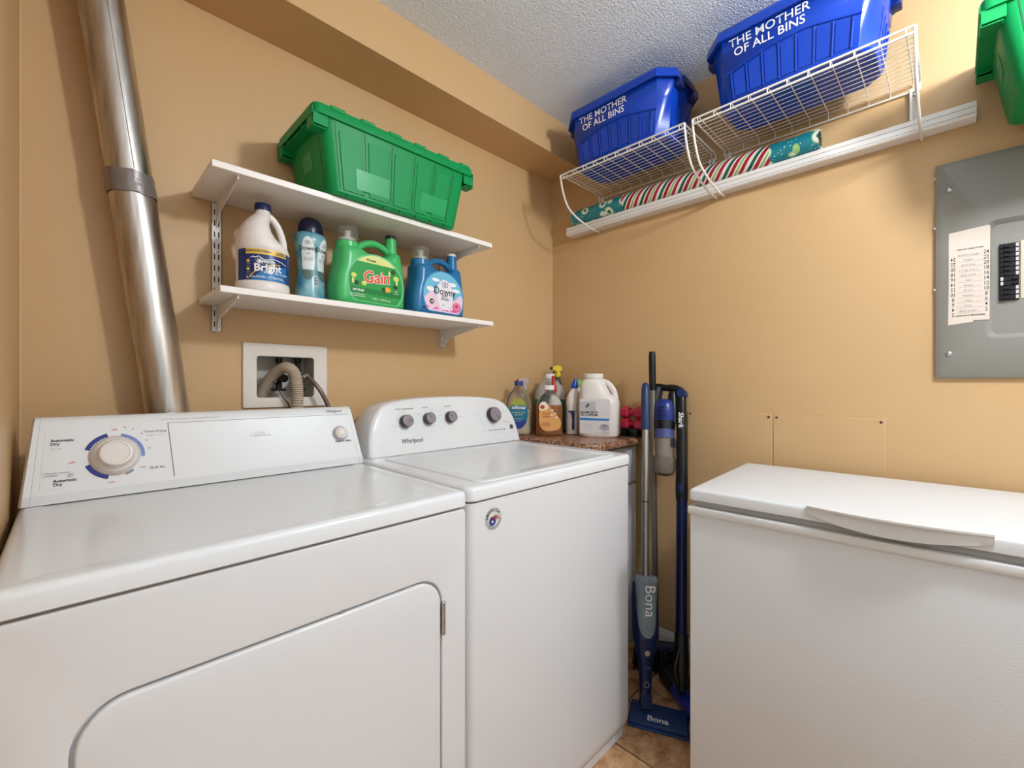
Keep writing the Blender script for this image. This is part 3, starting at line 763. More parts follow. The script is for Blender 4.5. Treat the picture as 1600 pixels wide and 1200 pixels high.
def roll(name, y0, y1, ro, ri, m, parent, axis0=None, uv=False):
    """hollow tube along y"""
    n = 36; me = bpy.data.meshes.new(name); vs = []; fs = []; uvs = []
    L = rloc(parent)
    ys = [y0 + (y1 - y0) * k / 40 for k in range(41)] if uv else [y0, y1]
    for y in ys:
        for k in range(n):
            a = 2 * PI * k / n; vs.append(Vector((RX + ro * math.cos(a), y, RZ + ro * math.sin(a))) - L)
    m0 = len(ys)
    for i in range(m0 - 1):
        for k in range(n):
            fs.append((i * n + k, i * n + (k + 1) % n, (i + 1) * n + (k + 1) % n, (i + 1) * n + k)); uvs.append([(ys[i], k), (ys[i], k + 1), (ys[i + 1], k + 1), (ys[i + 1], k)])
    o = len(vs)
    for y in (y0, y1):
        for k in range(n):
            a = 2 * PI * k / n; vs.append(Vector((RX + ri * math.cos(a), y, RZ + ri * math.sin(a))) - L)
    for k in range(n):
        k2 = (k + 1) % n
        fs.append((o + k, o + n + k, o + n + k2, o + k2)); uvs.append([(0, 0)] * 4)
        fs.append((k, o + k, o + k2, k2)); uvs.append([(y0, k), (y0, k), (y0, k + 1), (y0, k + 1)])
        e = (m0 - 1) * n
        fs.append((e + k, e + k2, o + n + k2, o + n + k)); uvs.append([(y1, k)] * 4)
    me.from_pydata([tuple(v) for v in vs], [], fs); me.update()
    if uv:
        l = me.uv_layers.new(name='UVMap'); i = 0
        for p, u in zip(me.polygons, uvs):
            for li, (yy, kk) in zip(p.loop_indices, u): l.data[li].uv = (yy / .086 + kk / n * -2.0, 0)
    return link_mesh(name, me, m, parent, 38)
for nm, y0, y1, ro, ri, m, lab in (('wrapping_paper_roll', .315, 1.322, .0335, .0270, TEAL, 'teal holiday wrapping paper roll lying on the wall rail, its two ends showing'),
                                   ('wrapping_paper_sheet', .458, 1.040, .0352, .0338, STRP, 'red, green and white striped wrapping paper rolled around the teal roll')):
    t = root(nm, lab, 'wrapping paper', (RX, (y0 + y1) / 2, 1.921))
    roll('paper', y0, y1, ro, ri, m, t, uv=(m is STRP))
    if m is TEAL: roll('cardboard_core', y0 + .002, y1 - .002, .0269, .0245, mat('brown_cardboard', '5c4130', .8), t)

# ================================================================== VALVE BOX
t = root('valve_box', 'white recessed washer valve box in the back wall above the dryer', 'valve box', (.489, YB, 1.073))
solid([rrect(.364, .614, 1.072, 1.270, .006, 3), list(reversed(rrect(HX0 + .008, HX1 - .008, HZ0 + .008, HZ1 - .008, .008, 3)))], .008, .003, 'face_plate', mat('cream_white_plastic', 'e6dcd0', .4), t, lambda x, y, z: Vector((x, YB - .004 - z, y)) - t.location)
g = G(); PB = mat('valve_box_grey', 'c9c2b6', .5)
g.box(HX0 + .001, HX1 - .001, YB + .088, YB + .095, HZ0 + .001, HZ1 - .001)
for a in ((HX0 + .001, HX0 + .006, HZ0 + .001, HZ1 - .001), (HX1 - .006, HX1 - .001, HZ0 + .001, HZ1 - .001), (HX0 + .006, HX1 - .006, HZ0 + .001, HZ0 + .006), (HX0 + .006, HX1 - .006, HZ1 - .006, HZ1 - .001)):
    g.box(a[0], a[1], YB - .001, YB + .088, a[2], a[3])
g.build('recess', PB, t)
for xx in (.482, .540):
    v = G().lathe([(.010, 0), (.010, .018), (.007, .022), (.007, .045), (.0125, .048), (.0125, .062), (.008, .066), (.008, .085), (.011, .088), (.011, .100)], (xx, YB + .055, HZ1 - .108), n=14)
    v.lathe([(.010, 0), (.010, .035), (.013, .036), (.013, .046)], (xx, YB + .05, HZ1 - .075), (0, -1, 0), 12)
    v.box(xx - .022, xx + .022, YB + .047, YB + .056, HZ1 - .116, HZ1 - .106, .002)
    v.build('valve', mat('dark_valve', '1d1716', .4), t)
th = root('drain_hose', 'grey corrugated washer drain hose hooked into the valve box', 'hose', (.50, YB, 1.0))
path = catmull([(.432, YB + .070, 1.085 + .015), (.440, YB + .050, 1.135), (.458, YB + .015, 1.178), (.478, YB - .025, 1.196), (.496, YB - .046, 1.178), (.503, YB - .050, 1.13), (.503, YB - .048, 1.07), (.500, YB - .040, .96)], 16)
rad = []
for i, p in enumerate(path):
    corr = (.0012 if i % 2 == 0 else -.0008) if i > 60 else 0
    rad.append(.0172 + corr)
G().tube(path, rad, 18).build('hose_body', mat('grey_hose_plastic', 'b3a28c', .45), th)
th = root('supply_hose', 'braided supply hose running from the right valve down behind the dryer', 'hose', (.56, YB, 1.0))
pp = catmull([(.540, YB + .002, 1.166), (.548, YB - .025, 1.163), (.566, YB - .050, 1.135), (.590, YB - .055, 1.09), (.612, YB - .052, 1.03), (.622, YB - .04, .95)], 8)
G().tube(pp, .0068, 12).build('hose_body', mat('braided_steel', '7d6f69', .4, .6), th)
G().lathe([(.0135, 0), (.0135, .016), (.009, .020)], (.540, YB + .002, 1.166), (0.2, -1, -.05), 14).build('coupling', CHRM, th)
tc_ = root('black_cable', 'thin black cable hanging out of the valve box beside the drain hose', 'cable', (.47, YB, 1.0))
G().tube(catmull([(.452, YB + .03, 1.160), (.456, YB - .008, 1.140), (.470, YB - .020, 1.105), (.488, YB - .024, 1.075), (.494, YB - .024, 1.0)], 6), .0016, 8).build('cable', BLK, tc_)

# ================================================================== DUCT
t = root('dryer_duct', 'leaning galvanised dryer vent duct with a grey tape band, left of the shelves', 'duct', (.19, 1.43, .95))
def duct_x(z): return .178 - .128 * (z - 1.08)
YD = 1.428
def dp(z): return (duct_x(z), YD + .012 * (z - 1.5) * 0, z)
G().tube([dp(1.622), dp(2.199)], .0445, 40).build('upper_pipe', GALV, t)
G().tube([dp(.55), dp(1.20), dp(1.625), dp(1.66)], [.0460, .0460, .0455, .0435], 40).build('lower_pipe', GALV, t)
g = G(); R = []
for k in range(9):
    z = 1.603 + .052 * k / 8; c = Vector(dp(z)); r = .0478
    R.append([c + Vector(((r + random.uniform(-.0006, .0008)) * math.cos(2 * PI * j / 44), (r + random.uniform(-.0006, .0008)) * math.sin(2 * PI * j / 44), (.0015 * math.sin(j) if k in (0, 8) else 0))) for j in range(44)])
g.rings(R, (False, False)).build('duct_tape', mat('grey_duct_tape', '857c78', .3, .35, bump=(60, .4, .003)), t, sharp=60)
G().tube([(duct_x(z) + .006, YD - .0438, z) for z in (1.66, 1.9, 2.19)], .0012, 8).build('seam', GALV, t)

# ================================================================== ELECTRICAL PANEL
t = root('electrical_panel', 'grey metal electrical breaker panel on the right wall', 'electrical panel', (XR, -.14, 1.47))
EY0, EY1, EZ0, EZ1 = -.322, .040, 1.162, 1.780
XP = XR - .019
# cover with sloped rim and a recessed window field
RY0, RY1, RZ0, RZ1 = -.27, -.072, 1.282, 1.580
def yzr(y0, y1, z0, z1, r, x, n=4): return [(x, p[0], p[1]) for p in rrect(y0, y1, z0, z1, r, n)]
R = [yzr(EY0, EY1, EZ0, EZ1, .002, XR - .0005), yzr(EY0, EY1, EZ0, EZ1, .002, XR - .010), yzr(EY0 + .014, EY1 - .014, EZ0 + .014, EZ1 - .014, .002, XP),
     yzr(RY0 - .012, RY1 + .012, RZ0 - .012, RZ1 + .012, .020, XP), yzr(RY0 - .002, RY1 + .002, RZ0 - .002, RZ1 + .002, .016, XP + .010), yzr(RY0, RY1, RZ0, RZ1, .014, XP + .012)]
G().rings(R).build('cover', GREYP, t)
px = frame((XP, 0, 0), (0, -1, 0), (0, 0, 1), .0004)
pxr = frame((XP + .012, 0, 0), (0, -1, 0), (0, 0, 1), .0004)
for yy, zz in ((.012, 1.700), (.012, 1.232), (-.29, 1.700), (-.29, 1.232)):
    sc = G().lathe([(.0065, 0), (.0062, .003), (.004, .005), (.001, .0055)], (XP, yy, zz), (-1, 0, 0), 18).build('screw', CHRM, t)
for zz in (1.745, 1.60, 1.42):
    G().lathe([(.004, 0), (.003, .004)], (XR - .006, EY1, zz), (0, 1, 0), 10).build('screw', METW, t)
# breakers
BY0, BZ1 = .087, 1.523
PB0 = G().box(XP + .0095, XP + .0118, -.1215, -.0855, 1.371, 1.5245).build('breaker_backing', mat('breaker_dark', '1a1a1c', .6), t)
for k in range(12):
    z1 = BZ1 - k * .0126; flip = k in (7, 8)
    br = G().box(XP + .004, XP + .0095, -.1205, -.0865, z1 - .0116, z1, .0006, 1).build('breaker', BLK, t)
    y0, y1 = (-.112, -.095)
    yb = -.119 if flip else -.104
    G().box(XP - .001, XP + .0045, yb, yb + .011, z1 - .0095, z1 - .0022, .0008, 1).build('toggle', BLK, br)
    ly = -.0925 if flip else -.1200
    G().box(XP + .0030, XP + .0042, ly, ly + .0050, z1 - .0105, z1 - .0012).build('rating_label', mat('pale_breaker_label', 'c9c2b8', .6), br)
G().box(XP + .0105, XP + .0118, -.1345, -.1240, 1.374, 1.528).build('number_strip', mat('cream_strip', 'cfc2ac', .7), t)
for k in range(12): text(str(24 - 2 * k), .0055, pxr, INK, t, .1292, 1.518 - k * .0126, k=2, local=False)
# paper circuit list
pts = [(-.0140, 1.3125), (.036, 1.3185), (.036, 1.3230), (.067, 1.3215), (.0685, 1.578), (.066, 1.5815), (-.0125, 1.5745), (-.0125, 1.42)]
lb = G(); lb.rings([[(XP - .0004, -u, v) for u, v in pts], [(XP - .0010, -u, v) for u, v in pts]]); lab = lb.build('paper_list', PAPER, t)
pl = frame((XP - .0010, 0, 0), (0, -1, 0), (0, 0, 1), .0003)
for k in range(12):
    zr = 1.5085 - k * .0143
    text(str(24 - 2 * k), .0150, pl, INK, lab, .061, zr, k=1, local=False, bold=.005, sx=.7)
    text(str(24 - 2 * k), .0150, pl, INK, lab, -.0035, zr - .010, k=1, local=False, bold=.005, sx=.7, rot=PI)
    shape([[(.006, zr - .006), (.054, zr - .006), (.054, zr - .0055), (.006, zr - .0055)]], pl, INKG, lab, name='ruled_line', local=False, cut=0)
    text(('Kitchen plugs', 'Fridge', 'Bath plug', 'Living room', 'Bed room', 'Hall', 'Range', 'Dryer', 'Washer', 'Heat', 'Heat', 'Bath heater')[k], .0075, pl, INKG, lab, .026, zr - .001, k=1, local=False, shear=.3)
text('LIGHTING BREAKERS', .0062, pl, INK, lab, .030, 1.337, k=1, local=False, bold=.02)
text('CIRCUIT DIRECTORY', .0055, pl, INK, lab, .030, 1.5235, k=1, local=False, bold=.02)

# ================================================================== ACCESS PLATES
for y0, y1, lab in ((.152, .4635, 'flat tan access panel screwed to the right wall, the right one of two'), (.4665, .776, 'flat tan access panel screwed to the right wall, nearer the vacuum')):
    t = root('access_panel', lab, 'access panel', (XR, (y0 + y1) / 2, .55), group='tan access panels')
    G().box(XR - .0045, XR - .0002, y0, y1, .56, 1.036, .0012, 1).build('plate', WALL, t)
    for yy in (y0 + .011, y1 - .011):
        G().lathe([(.0042, 0), (.0035, .002), (.001, .0026)], (XR - .0045, yy, 1.025), (-1, 0, 0), 12).build('screw', mat('brown_screw', '5d4630', .5, .4), t)

# ================================================================== COUNTER
t = root('base_cabinet', 'narrow pale grey base cabinet in the corner right of the washer', 'cabinet', (1.6, 1.25, 0))
CG = mat('pale_grey_cabinet', 'c7c8ca', .4)
G().box(1.43, 1.775, 1.012, 1.495, .0, .884, .002).build('cabinet_body', CG, t)
G().box(1.434, 1.771, .994, 1.012, .72, .874, .004).build('drawer_front', CG, t)
G().box(1.434, 1.771, .994, 1.012, .07, .708, .004).build('door', CG, t)
t = root('countertop', 'brown speckled laminate countertop with a rounded corner beside the washer', 'countertop', (1.6, 1.25, .885))
poly = [(1.797, 1.497), (1.395, 1.497)] + [(1.395 + .075 - .075 * math.cos(a), .960 + .075 - .075 * math.sin(a)) for a in [PI / 2 * k / 8 for k in range(9)]] + [(1.797, .960)]
R = []
cx_, cy_ = 1.6, 1.25
def ins(p, d):
    x, y = p
    return (max(x, 1.395 + d) if x < 1.6 else x - 0, y if y > 1.3 else y + d * (1 if y < 1.1 else 0))
for d, z in ((.004, .885), (.0, .889), (0, .900), (.002, .907), (.006, .912), (.012, .9148), (.02, .915)):
    R.append([ins(p, d) + (z,) for p in poly])
G().rings(R).build('slab', STONE, t)

# ================================================================== BOTTLES
def ringe(cx, cy, z, rx, ry, n=28, p=2.0):
    out = []
    for k in range(n):
        a = 2 * PI * k / n; c, s_ = math.cos(a), math.sin(a)
        out.append((cx + rx * math.copysign(abs(c) ** (2 / p), c), cy + ry * math.copysign(abs(s_) ** (2 / p), s_), z))
    return out
def bottle(secs, name, m, parent, n=28):
    """secs: (z, rx, ry[, cx, cy, power])"""
    R = []
    for q in secs:
        q = tuple(q) + (0, 0, 2.0)[len(q) - 3:] if len(q) < 6 else q
        R.append(ringe(q[3], q[4], q[0], q[1], q[2], n, q[5]))
    return G().rings(R).build(name, m, parent, local=True, sharp=50)
def cap(cx, cy, z, r, h, m, parent, n=24, name='cap', rib=True):
    R = []
    for rr, hh in ((r, 0), (r, h * .85), (r * .93, h), (.001, h)):
        R.append([(cx + (rr - (.0006 if rib and k % 2 else 0)) * math.cos(2 * PI * k / (2 * n)), cy + (rr - (.0006 if rib and k % 2 else 0)) * math.sin(2 * PI * k / (2 * n)), z + hh) for k in range(2 * n)])
    return G().rings(R).build(name, m, parent, local=True, sharp=30)
SH = 1.3845
# --- bleach jug
HDPE = mat('white_jug_plastic', 'e9e1da', .35)
t = root('bleach_jug', 'white bleach jug with navy cap and blue and yellow label on the lower shelf', 'bottle', (.378, 1.350, SH), math.radians(8))
r0 = .0660
bottle([(0, .058, .058), (.004, .063, .063), (.010, r0, r0), (.030, r0, r0), (.032, r0 - .002, r0 - .002), (.118, r0 - .002, r0 - .002), (.121, r0, r0), (.132, r0 - .003, r0 - .001, -.002), (.145, .054, .060, -.011), (.158, .045, .056, -.018), (.175, .037, .050, -.021), (.192, .031, .043, -.019), (.208, .026, .034, -.012), (.222, .021, .024, -.003), (.230, .018, .018, 0), (.243, .018, .018, 0)], 'jug_body', HDPE, t, 40)
G().tube(catmull([(.006, 0, .228), (.024, -.002, .220), (.040, -.004, .198), (.051, -.004, .168), (.055, -.003, .142), (.053, 0, .116)], 6), [.010] * 6 + [.0095] * 18 + [.010] * 7, 14).build('handle', HDPE, t, local=True)
cap(0, 0, .236, .0205, .019, NAVY, t)
f = cyl(0, 0, r0 - .002, 0, 0, .0005)
rect = lambda u0, u1, v0, v1: [(u0, v0), (u1, v0), (u1, v1), (u0, v1)]
a_ = -.012
BLB = mat('label_deep_blue', '16306e', .3); BLM = mat('label_mid_blue', '2277b5', .3); YEL = mat('label_yellow', 'e8c04a', .35)
shape([rect(-.095, .095, .034, .116)], f, BLB, t, name='label')
shape([rect(-.068, .038, .102, .116)], f, YEL, t, k=2)
shape([[(-.055, .034), (.038, .034), (.038, .078), (.0, .072), (-.030, .058)]], f, BLM, t, k=2)
sky = [(-.058, .090), (-.050, .096), (-.044, .094), (-.036, .0975), (-.022, .088), (0, .093), (.018, .090), (.038, .084), (.038, .0825), (.018, .088), (0, .0915), (-.022, .086), (-.036, .0955), (-.044, .0915), (-.050, .0935)]
shape([sky], f, WHT, t, k=3)
shape([ring_seg(.020, -.02, .098, .1005, math.radians(92), math.radians(142), 18)], f, YEL, t, k=3)
st = [((-.034) + (.013 if k % 2 == 0 else .003) * math.cos(PI * k / 9), .083 + (.013 if k % 2 == 0 else .003) * math.sin(PI * k / 9)) for k in range(18)]
shape([st], f, WHT, t, k=3)
text('north', .0140, f, WHT, t, -.013, .0835, k=4, bold=.02, cut=.01)
text('Bright', .0270, f, WHT, t, -.014, .0670, k=4, bold=.03, cut=.01, rot=.05)
text('bleach  Eau de Javel', .0082, f, WHT, t, .008, .0555, k=4, shear=.2, cut=.01, bold=.01)
text('CAUTION  ATTENTION', .0078, f, WHT, t, -.014, .042, k=4, cut=.01, bold=.01)
text('CONCENTRATED FORMULA', .0062, f, BLB, t, -.040, .1095, k=4, cut=.01, bold=.02, sx=.85)
text('FORMULE\nCONCENTREE', .0050, f, BLB, t, .020, .109, k=4, cut=.01, bold=.02)
for vv in (.083, .062): shape([ell(-.061, vv, .0042, .0042, 16)], f, YEL, t, k=3)
for vv in (.073, .052): text('------\n------', .0055, f, WHT, t, -.060, vv, k=4, cut=.01)
text('2L', .008, f, WHT, t, -.062, .040, k=4, bold=.02)
shape([ell(.030, .045, .0045, .0045, 16)], f, BLB, t, k=3)

# --- scent bead bottle
t = root('scent_bead_bottle', 'waisted teal scent bead bottle with a black domed cap, second on the lower shelf', 'bottle', (.519, 1.385, SH), math.radians(10))
BEAD = mat('teal_bead_plastic', '8fb9bd', .25, var=(22, 1.0, '2c8096'))
prof = [(0, .040), (.004, .044), (.02, .0455), (.06, .042), (.10, .0385), (.13, .0385), (.16, .043), (.185, .0475), (.200, .0475), (.210, .043), (.214, .037)]
bottle([(z, r, r * .82) for z, r in prof], 'bottle_body', BEAD, t, 36)
G().lathe([(.037, .213), (.0375, .220), (.0375, .225), (.035, .240), (.028, .254), (.017, .262), (.003, .2645)], sy=.85, n=32).build('cap', NAVYG, t, local=True)
def rb(z):
    for (z0, a), (z1, b) in zip(prof, prof[1:]):
        if z0 <= z <= z1: return a + (b - a) * (z - z0) / (z1 - z0)
    return prof[-1][1]
for a0 in (-.62, .52):
    f = cyl(0, 0, .043, 0, a0, .0006, ry=.043 * .82, rfn=rb)
    shape([ell(0, .135, .021, .062, 32)], f, mat('pale_label_white', 'dfe4e2', .35), t, name='label', cut=.006)
    shape([ell(0, .1, .019, .030, 24, PI, 2 * PI)], f, mat('grey_green_label_band', '56706a', .35), t, k=2, cut=.006)
    text('Downy', .0185, f, INK, t, .0, .162, k=3, cut=.008)
    for s_ in (-1, 1): shape([ell(s_ * .0028, .178, .0042, .0050, 18), list(reversed(ell(s_ * .0028, .178, .0034, .0042, 18)))], f, INK, t, k=3, cut=.01)
    text('24', .0085, f, INKG, t, 0, .147, k=3, bold=.02)
    text('soft + fresh\nMotif rinse', .0062, f, INKG, t, 0, .132, k=3)
f = cyl(0, 0, .043, 0, -.05, .0006, ry=.043 * .82, rfn=rb)
shape([rect(-.0085, .0065, .052, .082)], f, mat('barcode_white', 'cfd6d8', .4), t, name='barcode', cut=.006)
for k in range(9): shape([rect(-.007, .005, .0545 + k * .0029, .0545 + k * .0029 + (.0016 if k % 3 else .0009))], f, INK, t, k=2, cut=.01)
text('-- --\n-- --', .009, f, INKG, t, .0, .035, k=2)

# --- detergent jugs with handle hole, dosing cup and side cap
def big_jug(loc, rz, lab, name, body_m, cap_m, sc=1.0):
    t = root(name, lab, 'bottle', loc, rz)
    O = [(-.113, .0), (-.122, .02), (-.124, .06), (-.118, .10), (-.108, .128), (-.106, .155), (-.104, .190), (-.036, .190), (-.026, .180), (.000, .176), (.035, .175), (.060, .182), (.070, .200), (.106, .200), (.112, .165), (.120, .12), (.124, .07), (.122, .02), (.115, 0)]
    O = [(a * sc, b * sc) for a, b in smooth_closed(O, 2)]
    dep = .090 * sc
    solid([O], dep, .026 * sc, 'bottle_body', body_m, t, None, 4)
    G().tube([(q[0] * sc, 0, q[1] * sc) for q in catmull([(-.046, .168, 0), (-.032, .196, 0), (-.006, .214, 0), (.022, .2205, 0), (.050, .216, 0), (.078, .202, 0), (.090, .190, 0)], 6)], .0115 * sc, 14).build('handle', body_m, t, local=True)
    G().lathe([(.034, 0), (.034, .036), (.030, .0395)], (-.070 * sc, 0, .1655 * sc), n=28, sy=.95).build('spout_collar', body_m, t, local=True)
    G().lathe([(.024, 0), (.0205, .03), (.0185, .07)], (.0885 * sc, 0, .180 * sc), n=24).build('vent_neck', body_m, t, local=True)
    # raised collar around the label
    LB = lambda d: ell(.004 * sc, .086 * sc, (.102 + d) * sc, (.086 + d) * sc, 48)
    lo = [(p[0], max(p[1], (.020 - d) * sc)) for d in (0,) for p in ell(.006 * sc, .078 * sc, .098 * sc, .090 * sc, 48)]
    cap(.0885 * sc, 0, .249 * sc, .0178 * sc, .013 * sc, cap_m, t)
    n_ = G().lathe([(.024, 0), (.024, .012), (.0085, .014), (.0085, .030), (.012, .031), (.010, .036)], (-.070 * sc, 0, .203 * sc), n=20).build('spout', mat('white_spout', 'ddd6cc', .4), t, local=True)
    G().lathe([(.0335, 0), (.0325, .040), (.031, .046), (.0295, .0465), (.0308, .040), (.0318, .001)], (-.070 * sc, 0, .2035 * sc), n=28, sy=.95, cap=(False, False)).rings([[(-.070 * sc + .030 * math.cos(2 * PI * k / 28), .029 * math.sin(2 * PI * k / 28), (.2485 if sc == 1 else .2485 * sc) + h) for k in range(28)] for h in (0, .0015)]).build('dosing_cup', CLEAR, t, local=True)
    return t, frame((0, -dep / 2, 0), (1, 0, 0), (0, 0, 1), .0005), lo
GG = mat('bright_green_jug', '45b866', .3, sub=.15)
t, f, lo = big_jug((.686, 1.352, SH), math.radians(5), 'green detergent jug with black side cap and orange lettered label on the lower shelf', 'detergent_jug', GG, mat('black_green_cap', '0e1f1a', .3))
LG = mat('label_green', '2f9a48', .35); LD = mat('label_dark_green', '197a3c', .35); LY = mat('label_pale_yellow', 'dfe08f', .35); LO = mat('label_orange', 'e8552a', .35)
shape([[(p[0] * 1.06, (p[1] - .08) * 1.05 + .08) for p in lo]], f, mat('label_rim_green', '6cc98a', .35), t, name='label', cut=0)
shape([lo], f, LG, t, k=2, cut=0)
top_ = [p for p in lo if p[1] > .138]; shape([top_], f, LY, t, k=3, cut=0)
shape([rect(-.086, .098, .044, .060)], f, LD, t, k=3, cut=0)
for i, (m_, s_) in enumerate(((WHT, .07), (LO, .0))):
    text('Gain', .052, f, m_, t, .004, .098, k=5 + i, bold=.05 if i == 0 else .018, shear=.1, rot=.09)
text('original', .013, f, WHT, t, -.060, .052, k=5, bold=.02)
text('90 loads', .010, f, LD, t, -.015, .150, k=5, bold=.02)
text('Laundry Detergent\nDetergent a lessive', .0065, f, WHT, t, -.062, .036, k=5)
text('4.43 L  (150 fl oz)', .0095, f, WHT, t, .022, .031, k=5)
text('HE\nturbo', .008, f, WHT, t, .078, .062, k=5)
for cx2, cy2, r_, m_ in ((-.075, .095, .009, mat('lime_print', 'cfe06a', .4)), (.078, .108, .011, MC['lime_print']), (.046, .067, .011, mat('orange_fruit_print', 'f0a52c', .4)), (.030, .066, .008, mat('dark_green_print', '1d4c22', .4)), (.066, .128, .009, MC['dark_green_print']), (-.066, .073, .009, MC['dark_green_print']), (.075, .080, .009, MC['dark_green_print']), (-.040, .075, .009, MC['lime_print'])):
    shape([ell(cx2, cy2, r_, r_ * .8, 16)], f, m_, t, k=4, cut=0)
for cx2, cy2 in ((-.078, .078), (.080, .095), (.052, .12)):
    shape([ell(cx2, cy2, .004, .0095, 12)], f, MC['label_pale_yellow'], t, k=5, cut=0)
GB = mat('blue_softener_jug', '24709f', .28, sub=.1)
t, f, lo = big_jug((.948, 1.350, SH), math.radians(7), 'blue fabric softener jug with white side cap and pink rose label', 'softener_jug', GB, mat('white_cap', 'e6e0da', .4), .97)
shape([[(p[0] * 1.06, (p[1] - .08) * 1.05 + .08) for p in lo]], f, mat('label_rim_blue', '3d8fc2', .35), t, name='label', cut=0)
shape([lo], f, mat('label_sky_blue', '74bcd6', .35), t, k=2, cut=0)
LP = mat('label_pale_pink', 'eccbd6', .35); PK = mat('label_pink', 'e05a8a', .35)
shape([[(p[0], min(p[1], .078 + .012 * math.sin(p[0] * 90))) for p in lo]], f, LP, t, k=3, cut=0)
shape([[(p[0], min(p[1], .030 + .006 * math.sin(p[0] * 150))) for p in lo]], f, mat('label_magenta', 'd964b0', .35), t, k=4, cut=0)
for cx2, cy2, rx2, ry2 in ((.045, .125, .022, .007), (.065, .105, .020, .007), (-.035, .130, .018, .006), (-.06, .095, .018, .008)): shape([ell(cx2, cy2, rx2, ry2, 20)], f, WHT, t, k=4, cut=0)
shape([ell(.008, .082, .040, .055, 40)], f, mat('label_soft_white', 'e9e4ea', .35), t, k=5, cut=0)
text('Downy', .036, f, INK, t, .008, .093, k=7)
for s_ in (-1, 1): shape([ell(.008 + s_ * .006, .118, .009, .0085, 22), list(reversed(ell(.008 + s_ * .006, .118, .0075, .007, 22)))], f, INK, t, k=7, cut=0)
text('SOFT\nDOUX', .0125, f, INK, t, .008, .072, k=7, bold=.01)
text('2-1', .010, f, INKG, t, .0, .045, k=7, bold=.02)
for i, (r_, m_) in enumerate(((.021, PK), (.015, mat('rose_light', 'f2a0ba', .4)), (.011, PK), (.006, mat('rose_deep', 'c43c68', .4)))): shape([ell(.068 - i * .001, .045 + i * .001, r_, r_ * .82, 20)], f, m_, t, k=6 + i, cut=0)
shape([ell(-.054, .052, .009, .009, 20)], f, INK, t, k=6, cut=0); shape([ell(-.054, .052, .004, .004, 12)], f, WHT, t, k=7, cut=0)

# ================================================================== COUNTER ITEMS
CT = .9155
def broot(name, lab, x, y, rz=0, cat='bottle'): return root(name, lab, cat, (x, y, CT), rz)
FACE = -PI / 4      # turned towards the middle of the room
def side_face(w): pass
# large square jug with screw lid and moulded handle
t = broot('salt_jug', 'big white square jug with a grip handle, front of the cleaning bottles', 1.655, 1.110, math.radians(-66)); t.scale = (1.20, 1.00, 1.10)
CR = mat('cream_jug', 'e6dcd2', .35)
Q = 3.6
bottle([(0, .066, .052, 0, 0, Q), (.005, .071, .056, 0, 0, Q), (.012, .073, .058, 0, 0, Q), (.130, .073, .058, 0, 0, Q), (.150, .070, .056, -.002, 0, 3.2), (.170, .056, .052, -.014, 0, 2.8), (.195, .050, .048, -.020, 0, 2.6), (.215, .046, .044, -.022, 0, 2.3), (.226, .036, .036, -.022), (.230, .033, .033, -.022), (.238, .033, .033, -.022)], 'jug_body', CR, t, 40)
G().tube(catmull([(.002, 0, .222), (.028, 0, .214), (.048, 0, .190), (.058, 0, .160), (.060, 0, .128)], 6), .0105, 12).build('handle', CR, t, local=True)
cap(-.022, 0, .232, .0365, .018, mat('ivory_lid', 'e9e1d6', .4), t, 30, 'lid')
f = frame((0, -.058, 0), (1, 0, 0), (0, 0, 1), .0006)
shape([rrect(-.062, .046, .014, .150, .006, 3)], f, mat('label_grey_white', 'd9d3d0', .4), t, name='label', cut=0)
shape([rect(-.062, -.004, .100, .140)], f, mat('label_pale_grey', 'bdb8b8', .4), t, k=2, cut=0)
shape([[(-.062, .066), (.040, .066), (.046, .074), (-.062, .076)]], f, mat('label_strong_blue', '2e7fbe', .4), t, k=2, cut=0)
text('EPSOM SALTS\nSEL D EPSOM', .0105, f, INK, t, -.028, .092, k=3, bold=.02)
text('----------\n----------\n----------', .009, f, INKG, t, -.030, .045, k=3)
shape([ell(.026, .040, .017, .013, 20)], f, mat('pebble_print', 'a9a2ad', .4), t, k=2, cut=0)
shape([ell(.028, .047, .009, .005, 14)], f, INKG, t, k=3, cut=0)
text('2.72 kg', .008, f, INKG, t, .030, .020, k=3)
for s_ in (-1, 1): shape([ell(-.034 + s_ * .003, .124 + s_ * .003, .003, .006, 12)], f, INK, t, k=3, cut=0)
# toilet cleaner with angled neck
t = broot('toilet_cleaner_bottle', 'slim white cleaner bottle with a blue angled cap, behind the big white jug', 1.625, 1.238, math.radians(-40)); t.scale = (1.1, 1.1, 1.15)
bottle([(0, .020, .020, 0, 0, 3), (.003, .023, .024, 0, 0, 3), (.06, .023, .024, 0, 0, 3), (.100, .021, .023, 0, 0, 2.5), (.125, .025, .023, .001, 0, 2.2), (.145, .025, .021, .002), (.165, .019, .018, .006), (.180, .013, .013, .010), (.186, .012, .012, .010)], 'bottle_body', CR, t)
bottle([(.182, .0135, .0135, .010), (.190, .0145, .0145, .011), (.200, .013, .013, .012), (.215, .007, .007, .015), (.222, .005, .005, .016)], 'cap', mat('royal_blue_cap', '1f4fae', .3), t)
f = cyl(0, 0, .0235, 0, -.35, .0009)
shape([rect(-.012, .014, .020, .095)], f, mat('label_navy', '29366b', .4), t, name='label', cut=.006)
text('----\n----\n----', .008, f, WHT, t, 0, .055, k=2)
